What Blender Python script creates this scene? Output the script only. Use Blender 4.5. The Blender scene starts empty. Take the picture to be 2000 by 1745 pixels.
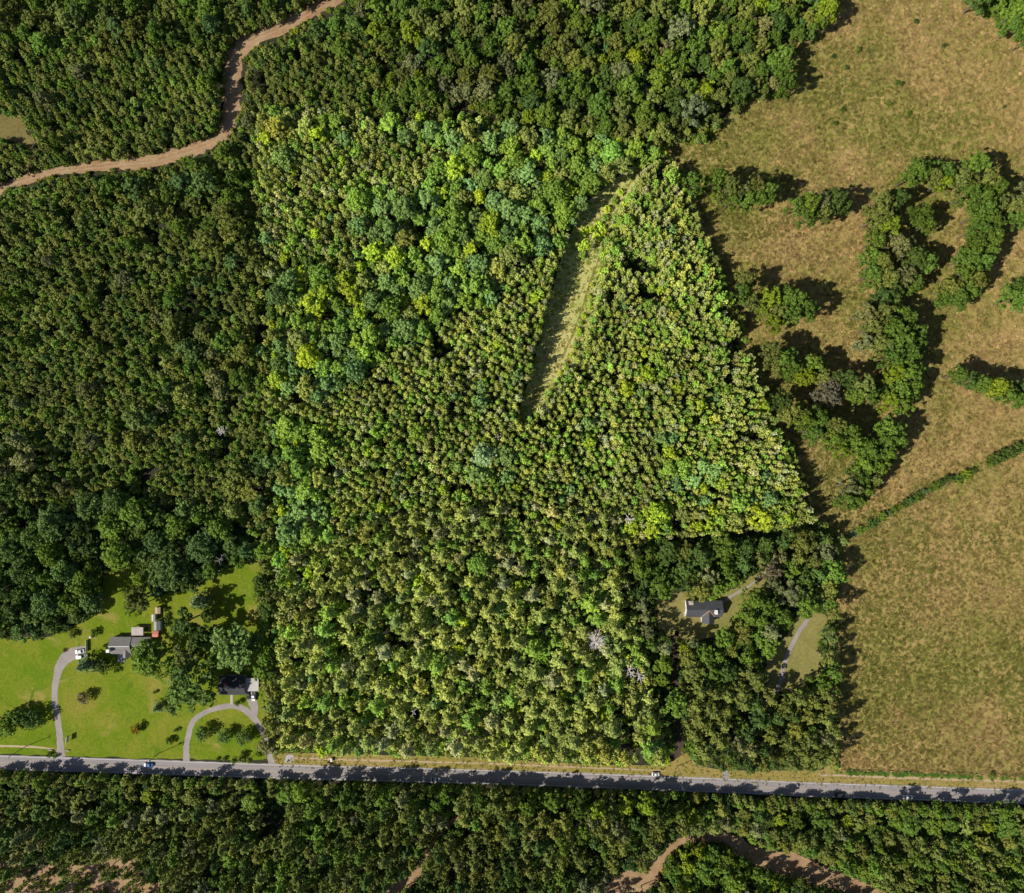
import bpy, math, random
import numpy as np
from mathutils import Vector, Matrix
from mathutils.geometry import tessellate_polygon

SC = bpy.context.scene
COL = SC.collection
rng = random.Random(11)
nr = np.random.RandomState(5)
R = math.radians

# ------------------------------------------------------------------ camera, sky, sun, exposure
S = 0.25                 # metres on the ground per photo pixel (photo 2000 x 1745)
CAMH = 340.0
cam_d = bpy.data.cameras.new('camera'); cam = bpy.data.objects.new('camera', cam_d); COL.objects.link(cam)
cam.location = (0, 0, CAMH); cam.rotation_euler = (0, 0, 0)
cam_d.sensor_fit = 'HORIZONTAL'; cam_d.sensor_width = 36.0
cam_d.lens = 36.0 * CAMH / (2000 * S)
cam_d.clip_start = 1.0; cam_d.clip_end = 8000
SC.camera = cam

SUN_EL, SUN_AZ = R(40), R(23)       # shadows run along SUN_AZ (counted from +x)
w = bpy.data.worlds.new('World'); SC.world = w; w.use_nodes = True
nt = w.node_tree
bg = nt.nodes['Background']; sky = nt.nodes.new('ShaderNodeTexSky')
sky.sky_type = 'NISHITA'; sky.sun_disc = False
sky.sun_elevation = SUN_EL; sky.sun_rotation = R(270) - SUN_AZ
nt.links.new(sky.outputs[0], bg.inputs[0]); bg.inputs[1].default_value = 0.06
sun_d = bpy.data.lights.new('sun', 'SUN'); sun_d.energy = 4.6; sun_d.angle = R(0.5); sun_d.color = (1, 0.94, 0.84)
sun = bpy.data.objects.new('sun', sun_d); COL.objects.link(sun)
sun.rotation_euler = Vector((math.cos(SUN_EL)*math.cos(SUN_AZ), math.cos(SUN_EL)*math.sin(SUN_AZ), -math.sin(SUN_EL))).to_track_quat('-Z', 'Y').to_euler()
sun.location = (-200, -90, 260)
SC.view_settings.view_transform = 'Standard'; SC.view_settings.look = 'None'
SC.view_settings.exposure = 0.6; SC.view_settings.gamma = 1.0
SC.render.film_transparent = False
SC.cycles.max_bounces = 4; SC.cycles.diffuse_bounces = 3; SC.cycles.glossy_bounces = 1
SC.cycles.transmission_bounces = 2

def P(px, py, z=0.0):
    k = S * (1 - z / CAMH)
    return Vector(((px - 1000) * k, (872.5 - py) * k, z))

# ------------------------------------------------------------------ materials
def new_mat(name):
    m = bpy.data.materials.new(name); m.use_nodes = True
    return m, m.node_tree, m.node_tree.nodes['Principled BSDF']

def ramp(t, stops):
    n = t.nodes.new('ShaderNodeValToRGB'); e = n.color_ramp.elements
    while len(e) < len(stops): e.new(0.5)
    for i, (p, c) in enumerate(stops): e[i].position = p; e[i].color = (*c, 1)
    return n

def noise(t, scale, detail=4, rough=0.6, dist=0.0, vec=None):
    n = t.nodes.new('ShaderNodeTexNoise'); n.inputs['Scale'].default_value = scale
    n.inputs['Detail'].default_value = detail; n.inputs['Roughness'].default_value = rough
    n.inputs['Distortion'].default_value = dist
    if vec is None:
        g = t.nodes.get('geo') or t.nodes.new('ShaderNodeNewGeometry'); g.name = 'geo'; vec = g.outputs['Position']
    t.links.new(vec, n.inputs['Vector'])
    return n

def mix(t, a, b, fac, mode='MIX'):
    n = t.nodes.new('ShaderNodeMix'); n.data_type = 'RGBA'; n.blend_type = mode
    if isinstance(fac, (int, float)): n.inputs[0].default_value = fac
    else: t.links.new(fac, n.inputs[0])
    for s, v in ((6, a), (7, b)):
        if isinstance(v, tuple): n.inputs[s].default_value = (*v, 1)
        else: t.links.new(v, n.inputs[s])
    return n.outputs[2]

def bumpy(t, p, height, strength=0.5, distance=0.3):
    b = t.nodes.new('ShaderNodeBump'); b.inputs['Strength'].default_value = strength
    b.inputs['Distance'].default_value = distance
    t.links.new(height, b.inputs['Height']); t.links.new(b.outputs[0], p.inputs['Normal'])

def ground_mat(name, stops, scale_big=0.02, scale_fine=0.9, fine=0.5, bump=0.6, bdist=0.4, rough=0.95, patches=None, streak=None):
    m, t, p = new_mat(name)
    a = noise(t, scale_big, 5, 0.62, 0.4)
    r = ramp(t, stops); t.links.new(a.outputs[0], r.inputs[0])
    f = noise(t, scale_fine, 6, 0.7, 0.6)
    fr = ramp(t, [(0.25, (1-fine,)*3), (0.75, (1+fine*0.7,)*3)]); t.links.new(f.outputs[0], fr.inputs[0])
    col = mix(t, r.outputs[0], fr.outputs[0], 1.0, 'MULTIPLY')
    if patches:
        for sc, c, lo, hi in patches:
            n = noise(t, sc, 4, 0.65, 0.8); rr = ramp(t, [(lo, (0,)*3), (hi, (1,)*3)]); t.links.new(n.outputs[0], rr.inputs[0])
            c2 = mix(t, c, fr.outputs[0], 0.6, 'MULTIPLY')
            col = mix(t, col, c2, rr.outputs[0])
    t.links.new(col, p.inputs['Base Color']); p.inputs['Roughness'].default_value = rough
    p.inputs['Specular IOR Level'].default_value = 0.1
    bumpy(t, p, f.outputs[0], bump, bdist)
    return m

def flat_mat(name, col, rough=0.6, var=0.12, scale=1.5, spec=0.3, metal=0.0, bump=0.0):
    m, t, p = new_mat(name)
    n = noise(t, scale, 5, 0.65)
    r = ramp(t, [(0.25, tuple(c*(1-var) for c in col)), (0.75, tuple(min(1, c*(1+var)) for c in col))])
    t.links.new(n.outputs[0], r.inputs[0]); t.links.new(r.outputs[0], p.inputs['Base Color'])
    p.inputs['Roughness'].default_value = rough; p.inputs['Specular IOR Level'].default_value = spec
    p.inputs['Metallic'].default_value = metal
    if bump: bumpy(t, p, n.outputs[0], bump, 0.05)
    return m

def foliage_mat(name, vary=0.35, transl=0.22):
    m, t, p = new_mat(name)
    out = t.nodes['Material Output']
    tint = t.nodes.new('ShaderNodeAttribute'); tint.attribute_type = 'INSTANCER'; tint.attribute_name = 'tint'
    lv = t.nodes.new('ShaderNodeAttribute'); lv.attribute_type = 'GEOMETRY'; lv.attribute_name = 'leafvar'
    r = ramp(t, [(0.0, (1-vary, 1-vary*0.9, 1-vary*0.8)), (0.5, (1, 1, 1)), (1.0, (1+vary*0.75, 1+vary*0.95, 1+vary*0.2))])
    t.links.new(lv.outputs['Fac'], r.inputs[0])
    col = mix(t, tint.outputs['Color'], r.outputs[0], 1.0, 'MULTIPLY')
    t.links.new(col, p.inputs['Base Color']); p.inputs['Roughness'].default_value = 0.62
    p.inputs['Specular IOR Level'].default_value = 0.12
    tr = t.nodes.new('ShaderNodeBsdfTranslucent')
    tc = mix(t, col, (1.15, 1.15, 0.5), 1.0, 'MULTIPLY'); t.links.new(tc, tr.inputs[0])
    ms = t.nodes.new('ShaderNodeMixShader'); ms.inputs[0].default_value = transl
    t.links.new(p.outputs[0], ms.inputs[1]); t.links.new(tr.outputs[0], ms.inputs[2])
    t.links.new(ms.outputs[0], out.inputs[0])
    return m

M = {}
M['leaf'] = foliage_mat('leaf', 0.34, 0.22)
M['needle'] = foliage_mat('needle', 0.42, 0.12)
M['grassblade'] = foliage_mat('grass_blade', 0.4, 0.2)
M['bark'] = flat_mat('bark', (0.10, 0.08, 0.06), 0.9, 0.3, 3)
M['deadwood'] = flat_mat('dead_wood', (0.60, 0.54, 0.49), 0.9, 0.15, 3)
M['greywood'] = flat_mat('grey_wood', (0.30, 0.27, 0.24), 0.9, 0.2, 3)
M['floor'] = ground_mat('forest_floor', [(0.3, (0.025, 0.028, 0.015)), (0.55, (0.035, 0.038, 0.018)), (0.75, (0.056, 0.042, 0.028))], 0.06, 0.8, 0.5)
M['field'] = ground_mat('dry_grass_field', [(0.28, (0.173, 0.170, 0.037)), (0.45, (0.236, 0.201, 0.056)), (0.6, (0.289, 0.221, 0.074)), (0.74, (0.200, 0.185, 0.043))], 0.022, 1.1, 0.36, 0.8, 0.5,
                        patches=[(0.014, (0.347, 0.232, 0.092), 0.50, 0.68), (0.03, (0.173, 0.175, 0.037), 0.52, 0.72)])
M['pasture'] = ground_mat('pasture_grass', [(0.3, (0.111, 0.106, 0.030)), (0.5, (0.162, 0.132, 0.047)), (0.7, (0.212, 0.149, 0.072))], 0.03, 0.9, 0.38, 0.7, 0.4)
M['clearing'] = ground_mat('clearing_grass', [(0.3, (0.265, 0.297, 0.075)), (0.5, (0.376, 0.370, 0.128)), (0.7, (0.442, 0.393, 0.160))], 0.06, 0.9, 0.4, 0.8, 0.4)
M['lawn'] = ground_mat('mown_lawn', [(0.26, (0.080, 0.151, 0.005)), (0.44, (0.114, 0.165, 0.008)), (0.58, (0.156, 0.177, 0.016)), (0.74, (0.198, 0.177, 0.032))], 0.05, 0.8, 0.36, 0.5, 0.25,
                       patches=[(0.07, (0.228, 0.196, 0.046), 0.56, 0.72), (0.11, (0.076, 0.134, 0.007), 0.58, 0.70), (0.35, (0.135, 0.122, 0.016), 0.66, 0.76)])
M['verge'] = ground_mat('verge_grass', [(0.3, (0.185, 0.167, 0.035)), (0.5, (0.238, 0.189, 0.053)), (0.7, (0.290, 0.211, 0.088))], 0.05, 0.8, 0.35, 0.6, 0.3)
M['yard'] = ground_mat('dry_yard_grass', [(0.3, (0.158, 0.153, 0.040)), (0.55, (0.207, 0.185, 0.061)), (0.75, (0.166, 0.122, 0.050))], 0.07, 0.8, 0.35, 0.6, 0.3)
M['dirt'] = ground_mat('tan_dirt', [(0.3, (0.225, 0.140, 0.072)), (0.5, (0.290, 0.190, 0.105)), (0.72, (0.345, 0.245, 0.150))], 0.10, 0.9, 0.30, 0.6, 0.25,
                       patches=[(0.10, (0.17, 0.16, 0.05), 0.60, 0.70), (0.06, (0.27, 0.14, 0.075), 0.58, 0.70)])
M['rut'] = ground_mat('packed_rut', [(0.3, (0.29, 0.195, 0.115)), (0.7, (0.36, 0.265, 0.165))], 0.2, 0.9, 0.25, 0.3, 0.1)
M['litter'] = ground_mat('leaf_litter', [(0.3, (0.05, 0.036, 0.026)), (0.6, (0.075, 0.05, 0.035)), (0.8, (0.11, 0.08, 0.055))], 0.1, 0.9, 0.45)
M['gravel'] = ground_mat('pale_gravel', [(0.3, (0.224, 0.198, 0.185)), (0.6, (0.271, 0.241, 0.228)), (0.8, (0.304, 0.271, 0.244))], 0.15, 1.2, 0.16, 0.3, 0.1)
M['asphalt'] = ground_mat('worn_asphalt', [(0.3, (0.215, 0.195, 0.195)), (0.7, (0.262, 0.236, 0.232))], 0.05, 1.5, 0.14, 0.2, 0.05, 0.85, patches=[(0.09, (0.19, 0.175, 0.175), 0.60, 0.68), (0.3, (0.28, 0.255, 0.25), 0.64, 0.72)])
M['tyrewear'] = ground_mat('tyre_worn_asphalt', [(0.3, (0.20, 0.184, 0.184)), (0.7, (0.24, 0.22, 0.217))], 0.06, 1.2, 0.14, 0.2, 0.05, 0.8)
M['concrete'] = flat_mat('concrete', (0.32, 0.29, 0.285), 0.85, 0.12, 0.8)
M['paint_white'] = flat_mat('line_paint_white', (0.46, 0.45, 0.45), 0.7, 0.18, 1.0)
M['paint_yellow'] = flat_mat('line_paint_yellow', (0.33, 0.25, 0.15), 0.8, 0.25, 1.0)
M['glass'] = flat_mat('dark_glass', (0.02, 0.025, 0.03), 0.08, 0.1, 1, 0.6)
M['rubber'] = flat_mat('tyre_rubber', (0.02, 0.02, 0.02), 0.9, 0.1, 4)
M['rim'] = flat_mat('wheel_rim', (0.5, 0.5, 0.52), 0.35, 0.05, 4, 0.5, 0.8)
M['lampglass'] = flat_mat('lamp_glass', (0.75, 0.75, 0.7), 0.2, 0.05, 4, 0.6)
M['tailglass'] = flat_mat('tail_lamp_red', (0.4, 0.02, 0.02), 0.25, 0.05, 4, 0.6)
M['white'] = flat_mat('white_paint', (0.56, 0.55, 0.54), 0.5, 0.06, 2)
M['bluepaint'] = flat_mat('blue_car_paint', (0.03, 0.12, 0.35), 0.3, 0.05, 1, 0.5)
M['blackpaint'] = flat_mat('black_car_paint', (0.025, 0.025, 0.027), 0.3, 0.05, 1, 0.5)
M['whitepaint'] = flat_mat('white_car_paint', (0.6, 0.6, 0.6), 0.35, 0.03, 1, 0.5)
M['silverpaint'] = flat_mat('silver_car_paint', (0.42, 0.43, 0.44), 0.35, 0.05, 1, 0.5)
M['bed'] = flat_mat('truck_bed_liner', (0.06, 0.05, 0.055), 0.8, 0.1, 2)
M['brick'] = flat_mat('pale_siding', (0.42, 0.38, 0.33), 0.8, 0.12, 1.2)
M['siding'] = flat_mat('white_siding', (0.6, 0.58, 0.54), 0.7, 0.06, 1.2)
M['redshed'] = flat_mat('red_wood', (0.42, 0.10, 0.07), 0.8, 0.22, 1.5)
M['redroof'] = flat_mat('red_roof', (0.46, 0.16, 0.12), 0.7, 0.25, 1.2)
M['copper'] = flat_mat('rusty_flashing', (0.40, 0.22, 0.12), 0.7, 0.2, 2)
M['deck'] = flat_mat('pale_deck', (0.36, 0.31, 0.29), 0.85, 0.16, 0.7)
M['tan'] = flat_mat('tan_sheet', (0.34, 0.25, 0.16), 0.8, 0.15, 0.9)
M['pole'] = flat_mat('pole_wood', (0.20, 0.16, 0.12), 0.9, 0.2, 3)
M['steel'] = flat_mat('grey_steel', (0.55, 0.55, 0.54), 0.5, 0.05, 2, 0.5, 0.3)
M['door'] = flat_mat('door_paint', (0.22, 0.06, 0.05), 0.5, 0.05, 2)
M['wire'] = flat_mat('wire_black', (0.03, 0.03, 0.03), 0.6, 0.05, 2)

def shingle_mat(name, col, rib=None, stain=0.12):
    m, t, p = new_mat(name)
    n = noise(t, 0.35, 5, 0.6); n2 = noise(t, 4.0, 3, 0.7)
    r = ramp(t, [(0.3, tuple(c*(1-stain) for c in col)), (0.7, tuple(c*(1+stain) for c in col))]); t.links.new(n.outputs[0], r.inputs[0])
    r2 = ramp(t, [(0.3, (0.86,)*3), (0.7, (1.1,)*3)]); t.links.new(n2.outputs[0], r2.inputs[0])
    col2 = mix(t, r.outputs[0], r2.outputs[0], 1.0, 'MULTIPLY')
    wv = t.nodes.new('ShaderNodeTexWave'); g = t.nodes['geo']
    wv.bands_direction = 'X' if rib == 'X' else 'Y'
    wv.inputs['Scale'].default_value = 0.7 if rib else 1.6
    t.links.new(g.outputs['Position'], wv.inputs['Vector'])
    bumpy(t, p, wv.outputs['Fac'], 0.35, 0.06)
    t.links.new(col2, p.inputs['Base Color']); p.inputs['Roughness'].default_value = 0.9 if not rib else 0.75; p.inputs['Specular IOR Level'].default_value = 0.2
    return m
M['roof_grey'] = shingle_mat('grey_shingle', (0.165, 0.158, 0.148))
M['roof_dark'] = shingle_mat('dark_shingle', (0.045, 0.047, 0.052))
M['roof_metal'] = shingle_mat('dark_ribbed_metal', (0.06, 0.063, 0.07), 'X')
M['roof_pale'] = shingle_mat('pale_ribbed_metal', (0.38, 0.36, 0.335), 'X', 0.16)
M['roof_shed'] = shingle_mat('grey_ribbed_metal', (0.23, 0.225, 0.22), 'Y')

# ------------------------------------------------------------------ mesh helpers
class MB:
    def __init__(s): s.v = []; s.f = []
    def add(s, vs, fs):
        o = len(s.v); s.v += [tuple(v) for v in vs]; s.f += [tuple(i + o for i in f) for f in fs]
    def box(s, x0, x1, y0, y1, z0, z1):
        s.add([(x0,y0,z0),(x1,y0,z0),(x1,y1,z0),(x0,y1,z0),(x0,y0,z1),(x1,y0,z1),(x1,y1,z1),(x0,y1,z1)],
              [(3,2,1,0),(4,5,6,7),(0,1,5,4),(1,2,6,5),(2,3,7,6),(3,0,4,7)])
    def tube(s, pts, radii, n=6):
        pts = [Vector(p) for p in pts]; o = len(s.v)
        for i, p in enumerate(pts):
            d = (pts[min(i+1, len(pts)-1)] - pts[max(i-1, 0)]).normalized()
            u = d.cross(Vector((0.31, 0.2, 0.93)) if abs(d.z) < 0.9 else Vector((1, 0, 0))).normalized(); q = d.cross(u)
            for k in range(n):
                a = 2*math.pi*k/n
                s.v.append(tuple(p + (u*math.cos(a) + q*math.sin(a))*radii[i]))
        for i in range(len(pts)-1):
            for k in range(n):
                a, b = o+i*n+k, o+i*n+(k+1) % n
                s.f.append((a, b, b+n, a+n))
        s.f.append(tuple(o+k for k in range(n))[::-1]); e = o+(len(pts)-1)*n
        s.f.append(tuple(e+k for k in range(n)))
    def loft(s, rings):
        o = len(s.v); n = len(rings[0])
        for r in rings: s.v += [tuple(p) for p in r]
        for i in range(len(rings)-1):
            for k in range(n):
                a, b = o+i*n+k, o+i*n+(k+1) % n
                s.f.append((a, b, b+n, a+n))
        s.f.append(tuple(o+k for k in range(n))[::-1]); e = o+(len(rings)-1)*n
        s.f.append(tuple(e+k for k in range(n)))
    def mesh(s, name):
        me = bpy.data.meshes.new(name); me.from_pydata(s.v, [], s.f); me.validate(); me.update(); return me

def link(name, data, parent=None, mat=None):
    o = bpy.data.objects.new(name, data); COL.objects.link(o)
    if mat is not None:
        data.materials.clear(); data.materials.append(M[mat] if isinstance(mat, str) else mat)
    if parent is not None: o.parent = parent
    return o

def part(name, mb, mat, parent, bevel=0.0, label=None):
    o = link(name, mb.mesh(name), parent, mat)
    if bevel:
        b = o.modifiers.new('bevel', 'BEVEL'); b.width = bevel; b.segments = 2; b.limit_method = 'ANGLE'
    if label: o['label'] = label
    return o

def tag(o, label, cat, group=None, kind=None):
    o['label'] = label; o['category'] = cat
    if group: o['group'] = group
    if kind: o['kind'] = kind
    return o

def thing(name, label, cat, loc=(0, 0, 0), rz=0.0, group=None):
    o = bpy.data.objects.new(name, None); COL.objects.link(o); o.empty_display_size = 0.5
    o.location = loc; o.rotation_euler = (0, 0, rz)
    return tag(o, label, cat, group)

def roughen(poly, amp, step=12, seed=0):
    """photo-pixel outline -> denser, naturally wavering outline"""
    r = random.Random(seed); out = []
    n = len(poly)
    for i in range(n):
        a, b = poly[i], poly[(i+1) % n]
        L = math.hypot(b[0]-a[0], b[1]-a[1]); k = max(1, int(L/step))
        for j in range(k):
            f = j/k
            out.append((a[0]+(b[0]-a[0])*f + r.uniform(-amp, amp), a[1]+(b[1]-a[1])*f + r.uniform(-amp, amp)))
    return out

def sheet(name, poly, z, mat, label, cat, amp=0.0, step=12, parent=None):
    pts = roughen(poly, amp, step, hash(name) % 97 if False else len(poly)) if amp else poly
    vs = [P(x, y) for x, y in pts]
    tris = tessellate_polygon([[v.to_2d().to_3d() for v in vs]])
    mb = MB(); faces = []
    for t in tris:
        a, b, c = (vs[i] for i in t)
        cr = (b-a).cross(c-a).z
        faces.append(tuple(t) if cr > 0 else tuple(reversed(t)))
    mb.add([(v.x, v.y, z) for v in vs], faces)
    o = link(name, mb.mesh(name), parent, mat)
    if parent is None: tag(o, label, cat, kind='structure')
    return o

def ribbon(pts, widths):
    """centre line + widths (px) -> outline polygon, smoothed"""
    P2 = []; W2 = []
    n = len(pts)
    for i in range(n-1):
        p0 = pts[max(i-1, 0)]; p1 = pts[i]; p2 = pts[i+1]; p3 = pts[min(i+2, n-1)]
        for j in range(5):
            t = j/5
            f = lambda a, b, c, d: 0.5*((2*b)+(-a+c)*t+(2*a-5*b+4*c-d)*t*t+(-a+3*b-3*c+d)*t**3)
            P2.append((f(p0[0], p1[0], p2[0], p3[0]), f(p0[1], p1[1], p2[1], p3[1]))); W2.append(widths[i]*(1-t)+widths[i+1]*t)
    P2.append(pts[-1]); W2.append(widths[-1])
    L, Rr = [], []
    for i, p in enumerate(P2):
        a = P2[max(i-1, 0)]; b = P2[min(i+1, len(P2)-1)]
        d = (b[0]-a[0], b[1]-a[1]); l = math.hypot(*d) or 1
        nx, ny = -d[1]/l, d[0]/l
        L.append((p[0]+nx*W2[i]/2, p[1]+ny*W2[i]/2)); Rr.append((p[0]-nx*W2[i]/2, p[1]-ny*W2[i]/2))
    return L + Rr[::-1]

# ------------------------------------------------------------------ site outlines (photo pixels)
MG = 130
ROAD_C = [(-700, 1468), (0, 1489.5), (260, 1497.5), (540, 1507), (900, 1516.5), (1180, 1525.5), (1480, 1537.5), (1560, 1541.5), (2000, 1556.5), (2800, 1584)]
def road_y(x):
    return float(np.interp(x, [p[0] for p in ROAD_C], [p[1] for p in ROAD_C]))
PARCEL = [(497, 201), (1298, 266), (1595, 1022), (1203, 1062), (1321, 1522), (547, 1490)]
FIELD = [(1690, -400), (1640, 10), (1608, 45), (1590, 80), (1552, 95), (1545, 130), (1540, 165), (1500, 190), (1462, 205), (1420, 245), (1370, 275), (1318, 285),
         (1310, 290), (1340, 350), (1605, 1020), (1650, 1050), (1640, 1110), (1640, 1300), (1640, 1400), (1632, 1504), (1700, 1509), (2000, 1519), (2800, 1543), (2800, -400)]
CORNER = [(1880, -400), (1888, -5), (1915, 20), (1945, 48), (1985, 75), (2080, 120), (2800, 130), (2800, -400)]
CLEAR = [(1248, 318), (1215, 340), (1182, 366), (1148, 392), (1122, 440), (1098, 500), (1078, 570), (1060, 640), (1040, 720), (1018, 785), (1008, 822), (1022, 828), (1060, 790),
         (1085, 742), (1122, 708), (1135, 680), (1155, 620), (1166, 560), (1176, 492), (1196, 440), (1220, 395), (1246, 348), (1262, 322)]
LAWN = [(-700, 1225), (-60, 1242), (45, 1246), (100, 1242), (160, 1216), (195, 1198), (200, 1130), (232, 1098), (262, 1103), (300, 1166), (380, 1150), (440, 1110),
        (503, 1098), (524, 1180), (530, 1330), (532, 1420), (536, 1484), (300, 1482), (0, 1472), (-700, 1452)]
DIRT_C = [(-500, 470), (-60, 385), (0, 366), (40, 352), (110, 334), (200, 324), (250, 318), (300, 314), (350, 300), (400, 284), (432, 262), (447, 235), (453, 200), (455, 150), (461, 108), (484, 82), (540, 57), (585, 34), (622, 14), (655, -4), (760, -90)]
DIRT_W = [17, 19, 20, 20, 20, 22, 28, 30, 27, 26, 30, 34, 36, 36, 38, 34, 30, 28, 28, 30, 30]
OPENING = [(-300, 215), (-20, 222), (42, 226), (48, 250), (70, 282), (62, 300), (76, 312), (52, 333), (42, 344), (30, 345), (58, 312), (52, 288), (15, 270), (-20, 272), (-300, 280)]
LOOP = [(1195, 1790), (1222, 1738), (1262, 1722), (1282, 1694), (1300, 1668), (1322, 1650), (1352, 1638), (1412, 1636), (1450, 1658), (1500, 1680), (1555, 1692), (1605, 1712), (1680, 1738), (1760, 1775)]
LOOP_W = [90, 70, 46, 24, 17, 16, 18, 20, 30, 42, 48, 44, 36, 30]
HYARD = [(1302, 1208), (1318, 1192), (1338, 1178), (1342, 1168), (1372, 1170), (1412, 1172), (1430, 1158), (1450, 1142), (1472, 1134), (1492, 1122), (1498, 1128), (1480, 1152), (1455, 1182), (1425, 1204), (1388, 1226), (1370, 1238), (1345, 1226), (1322, 1216)]
EYARD = [(1580, 1196), (1602, 1210), (1590, 1232), (1575, 1250), (1582, 1282), (1596, 1304), (1575, 1316), (1545, 1330), (1518, 1350), (1508, 1335), (1520, 1300), (1500, 1300), (1515, 1270), (1545, 1250), (1560, 1220)]
GAP = ribbon([(1322, 1235), (1318, 1280), (1322, 1340), (1326, 1400), (1328, 1450), (1322, 1500)], [10, 13, 12, 11, 12, 30])
VERGE_N = [(532, 1484), (545, 1470), (700, 1474), (900, 1479), (1050, 1488), (1180, 1494), (1300, 1496), (1340, 1470), (1362, 1495), (1420, 1506), (1640, 1504), (2000, 1519), (2800, 1545),
           (2800, 1577), (2000, 1550), (1560, 1535), (1480, 1531), (1180, 1519), (900, 1510), (540, 1500)]
SDIRT1 = [(-300, 1680), (0, 1684), (60, 1690), (120, 1684), (180, 1688), (230, 1672), (268, 1676), (262, 1705), (290, 1722), (330, 1728), (380, 1745), (400, 1800), (-300, 1900)]
SDIRT2 = ribbon([(900, 1590), (878, 1612), (850, 1640), (826, 1680), (812, 1712), (780, 1735), (730, 1780)], [12, 10, 9, 10, 16, 26, 60])
POCKETS = [(1328, 1212, 24), (1376, 1232, 15), (1442, 1163, 20), (1310, 1204, 14), ]

# ------------------------------------------------------------------ ground sheets
gm = MB(); gm.box(-2600, 2600, -2600, 2600, -1.5, 0.0)
tag(link('ground', gm.mesh('ground'), None, 'floor'), 'dark leaf strewn forest floor under the woods', 'ground', kind='structure')
FIELD_G = [(x-22 if x < 1700 and y > -10 else x, y) for x, y in FIELD]
sheet('field', FIELD_G, 0.012, 'field', 'dry tan and olive grass field right of the woods', 'field', 3, 14)
sheet('clearing', CLEAR, 0.012, 'clearing', 'narrow sunlit grass clearing running between the pine stands', 'clearing', 2, 10)
sheet('lawn', LAWN, 0.012, 'lawn', 'mown green lawn round the two houses at lower left', 'lawn', 2, 12)
sheet('opening', OPENING, 0.012, 'pasture', 'small grassy opening at the left edge by the dirt road', 'clearing', 3, 10)
HYARD = [(1284, 1172), (1335, 1156), (1420, 1158), (1500, 1108), (1512, 1128), (1474, 1190), (1408, 1244), (1350, 1256), (1282, 1230)]
EYARD = [(1566, 1188), (1618, 1202), (1606, 1245), (1598, 1262), (1614, 1312), (1564, 1350), (1496, 1356), (1494, 1290), (1538, 1238)]
sheet('yard', HYARD, 0.012, 'yard', 'dry grass yard round the dark metal roofed house', 'yard', 5, 9)
sheet('side_yard', EYARD, 0.018, 'yard', 'dry grass beside the gravel track among the trees', 'yard', 5, 9)
sheet('trail', GAP, 0.012, 'litter', 'dark red brown gap between the pines and the wooded house lot', 'trail', 2, 10)
sheet('verge', VERGE_N, 0.016, 'verge', 'golden grass verge along the north side of the road', 'verge', 1.0, 10)
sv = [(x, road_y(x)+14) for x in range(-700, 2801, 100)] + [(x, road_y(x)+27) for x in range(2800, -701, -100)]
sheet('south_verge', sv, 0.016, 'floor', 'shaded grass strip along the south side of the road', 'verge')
sheet('dirt_road', ribbon(DIRT_C, DIRT_W), 0.02, 'dirt', 'tan dirt road curving through the young pines', 'dirt road', 4.2, 7)
for o_, n_ in ((-4.5, 'left'), (3.5, 'right')):
    pp = [(x+o_*0.5, y+o_*0.85) for x, y in DIRT_C]
    sheet('wheel_rut', ribbon(pp, [1.9]*len(pp)), 0.026, 'rut', n_+' pale wheel rut along the tan dirt road', 'wheel rut', 0.9, 5)
sheet('dirt_track', ribbon(LOOP, LOOP_W), 0.02, 'dirt', 'red dirt track looping round a green thicket south of the road', 'dirt track', 4, 8)
sheet('bare_dirt', SDIRT1, 0.02, 'dirt', 'bare tan dirt between scattered pines at the lower left corner', 'dirt', 4, 10)
sheet('bare_dirt', SDIRT2, 0.024, 'dirt', 'bare dirt strip in the gap through the southern pines', 'dirt', 3, 10)
def strip(x0, x1, off, wd, step=40):
    xs = list(np.arange(x0, x1+1, step)); 
    return [(x, road_y(x)+off-wd/2) for x in xs] + [(x, road_y(x)+off+wd/2) for x in xs[::-1]]
sheet('road', strip(-700, 2800, 0, 29), 0.03, 'asphalt', 'grey two lane asphalt road crossing the bottom of the view', 'road', 0.7, 7)
for off in (-9.2, -3.6, 3.6, 9.2):
    sheet('tyre_track', strip(-700, 2800, off, 1.5, 14), 0.0325, 'tyrewear', 'darker tyre worn band along the road', 'tyre track', 0.4, 9)['group'] = 'tyre worn bands'
sheet('road_marking', strip(-700, 2800, -12.4, 0.8), 0.035, 'paint_white', 'white edge line on the north side of the road', 'road marking')
sheet('road_marking', strip(-700, 2800, 12.4, 0.8), 0.035, 'paint_white', 'white edge line on the south side of the road', 'road marking')
for off in (-0.6, 0.6):
    sheet('road_marking', strip(-700, 2800, off, 0.5), 0.035, 'paint_yellow', 'one of the two faded yellow lines along the road centre', 'road marking')['group'] = 'yellow centre lines'
sheet('driveway', ribbon([(119, 1484), (118, 1462), (116, 1430), (112, 1400), (107, 1370), (107, 1345), (111, 1320), (118, 1300), (130, 1285), (150, 1275), (168, 1273)],
      [20, 14, 12, 12, 11, 12, 14, 18, 24, 24, 20]), 0.026, 'gravel', 'pale gravel driveway curving up to the parked cars', 'driveway', 0.8, 6)
sheet('driveway', ribbon([(364, 1490), (364, 1475), (364, 1458), (369, 1432), (377, 1410), (390, 1398), (410, 1388), (440, 1380), (466, 1381), (485, 1392), (500, 1408), (512, 1428), (521, 1452), (528, 1480), (531, 1496)],
      [15, 12, 11, 11, 10, 9, 9, 10, 12, 13, 12, 11, 10, 11, 14]), 0.026, 'gravel', 'horseshoe gravel driveway in front of the dark roofed house', 'driveway', 0.6, 6)
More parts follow.
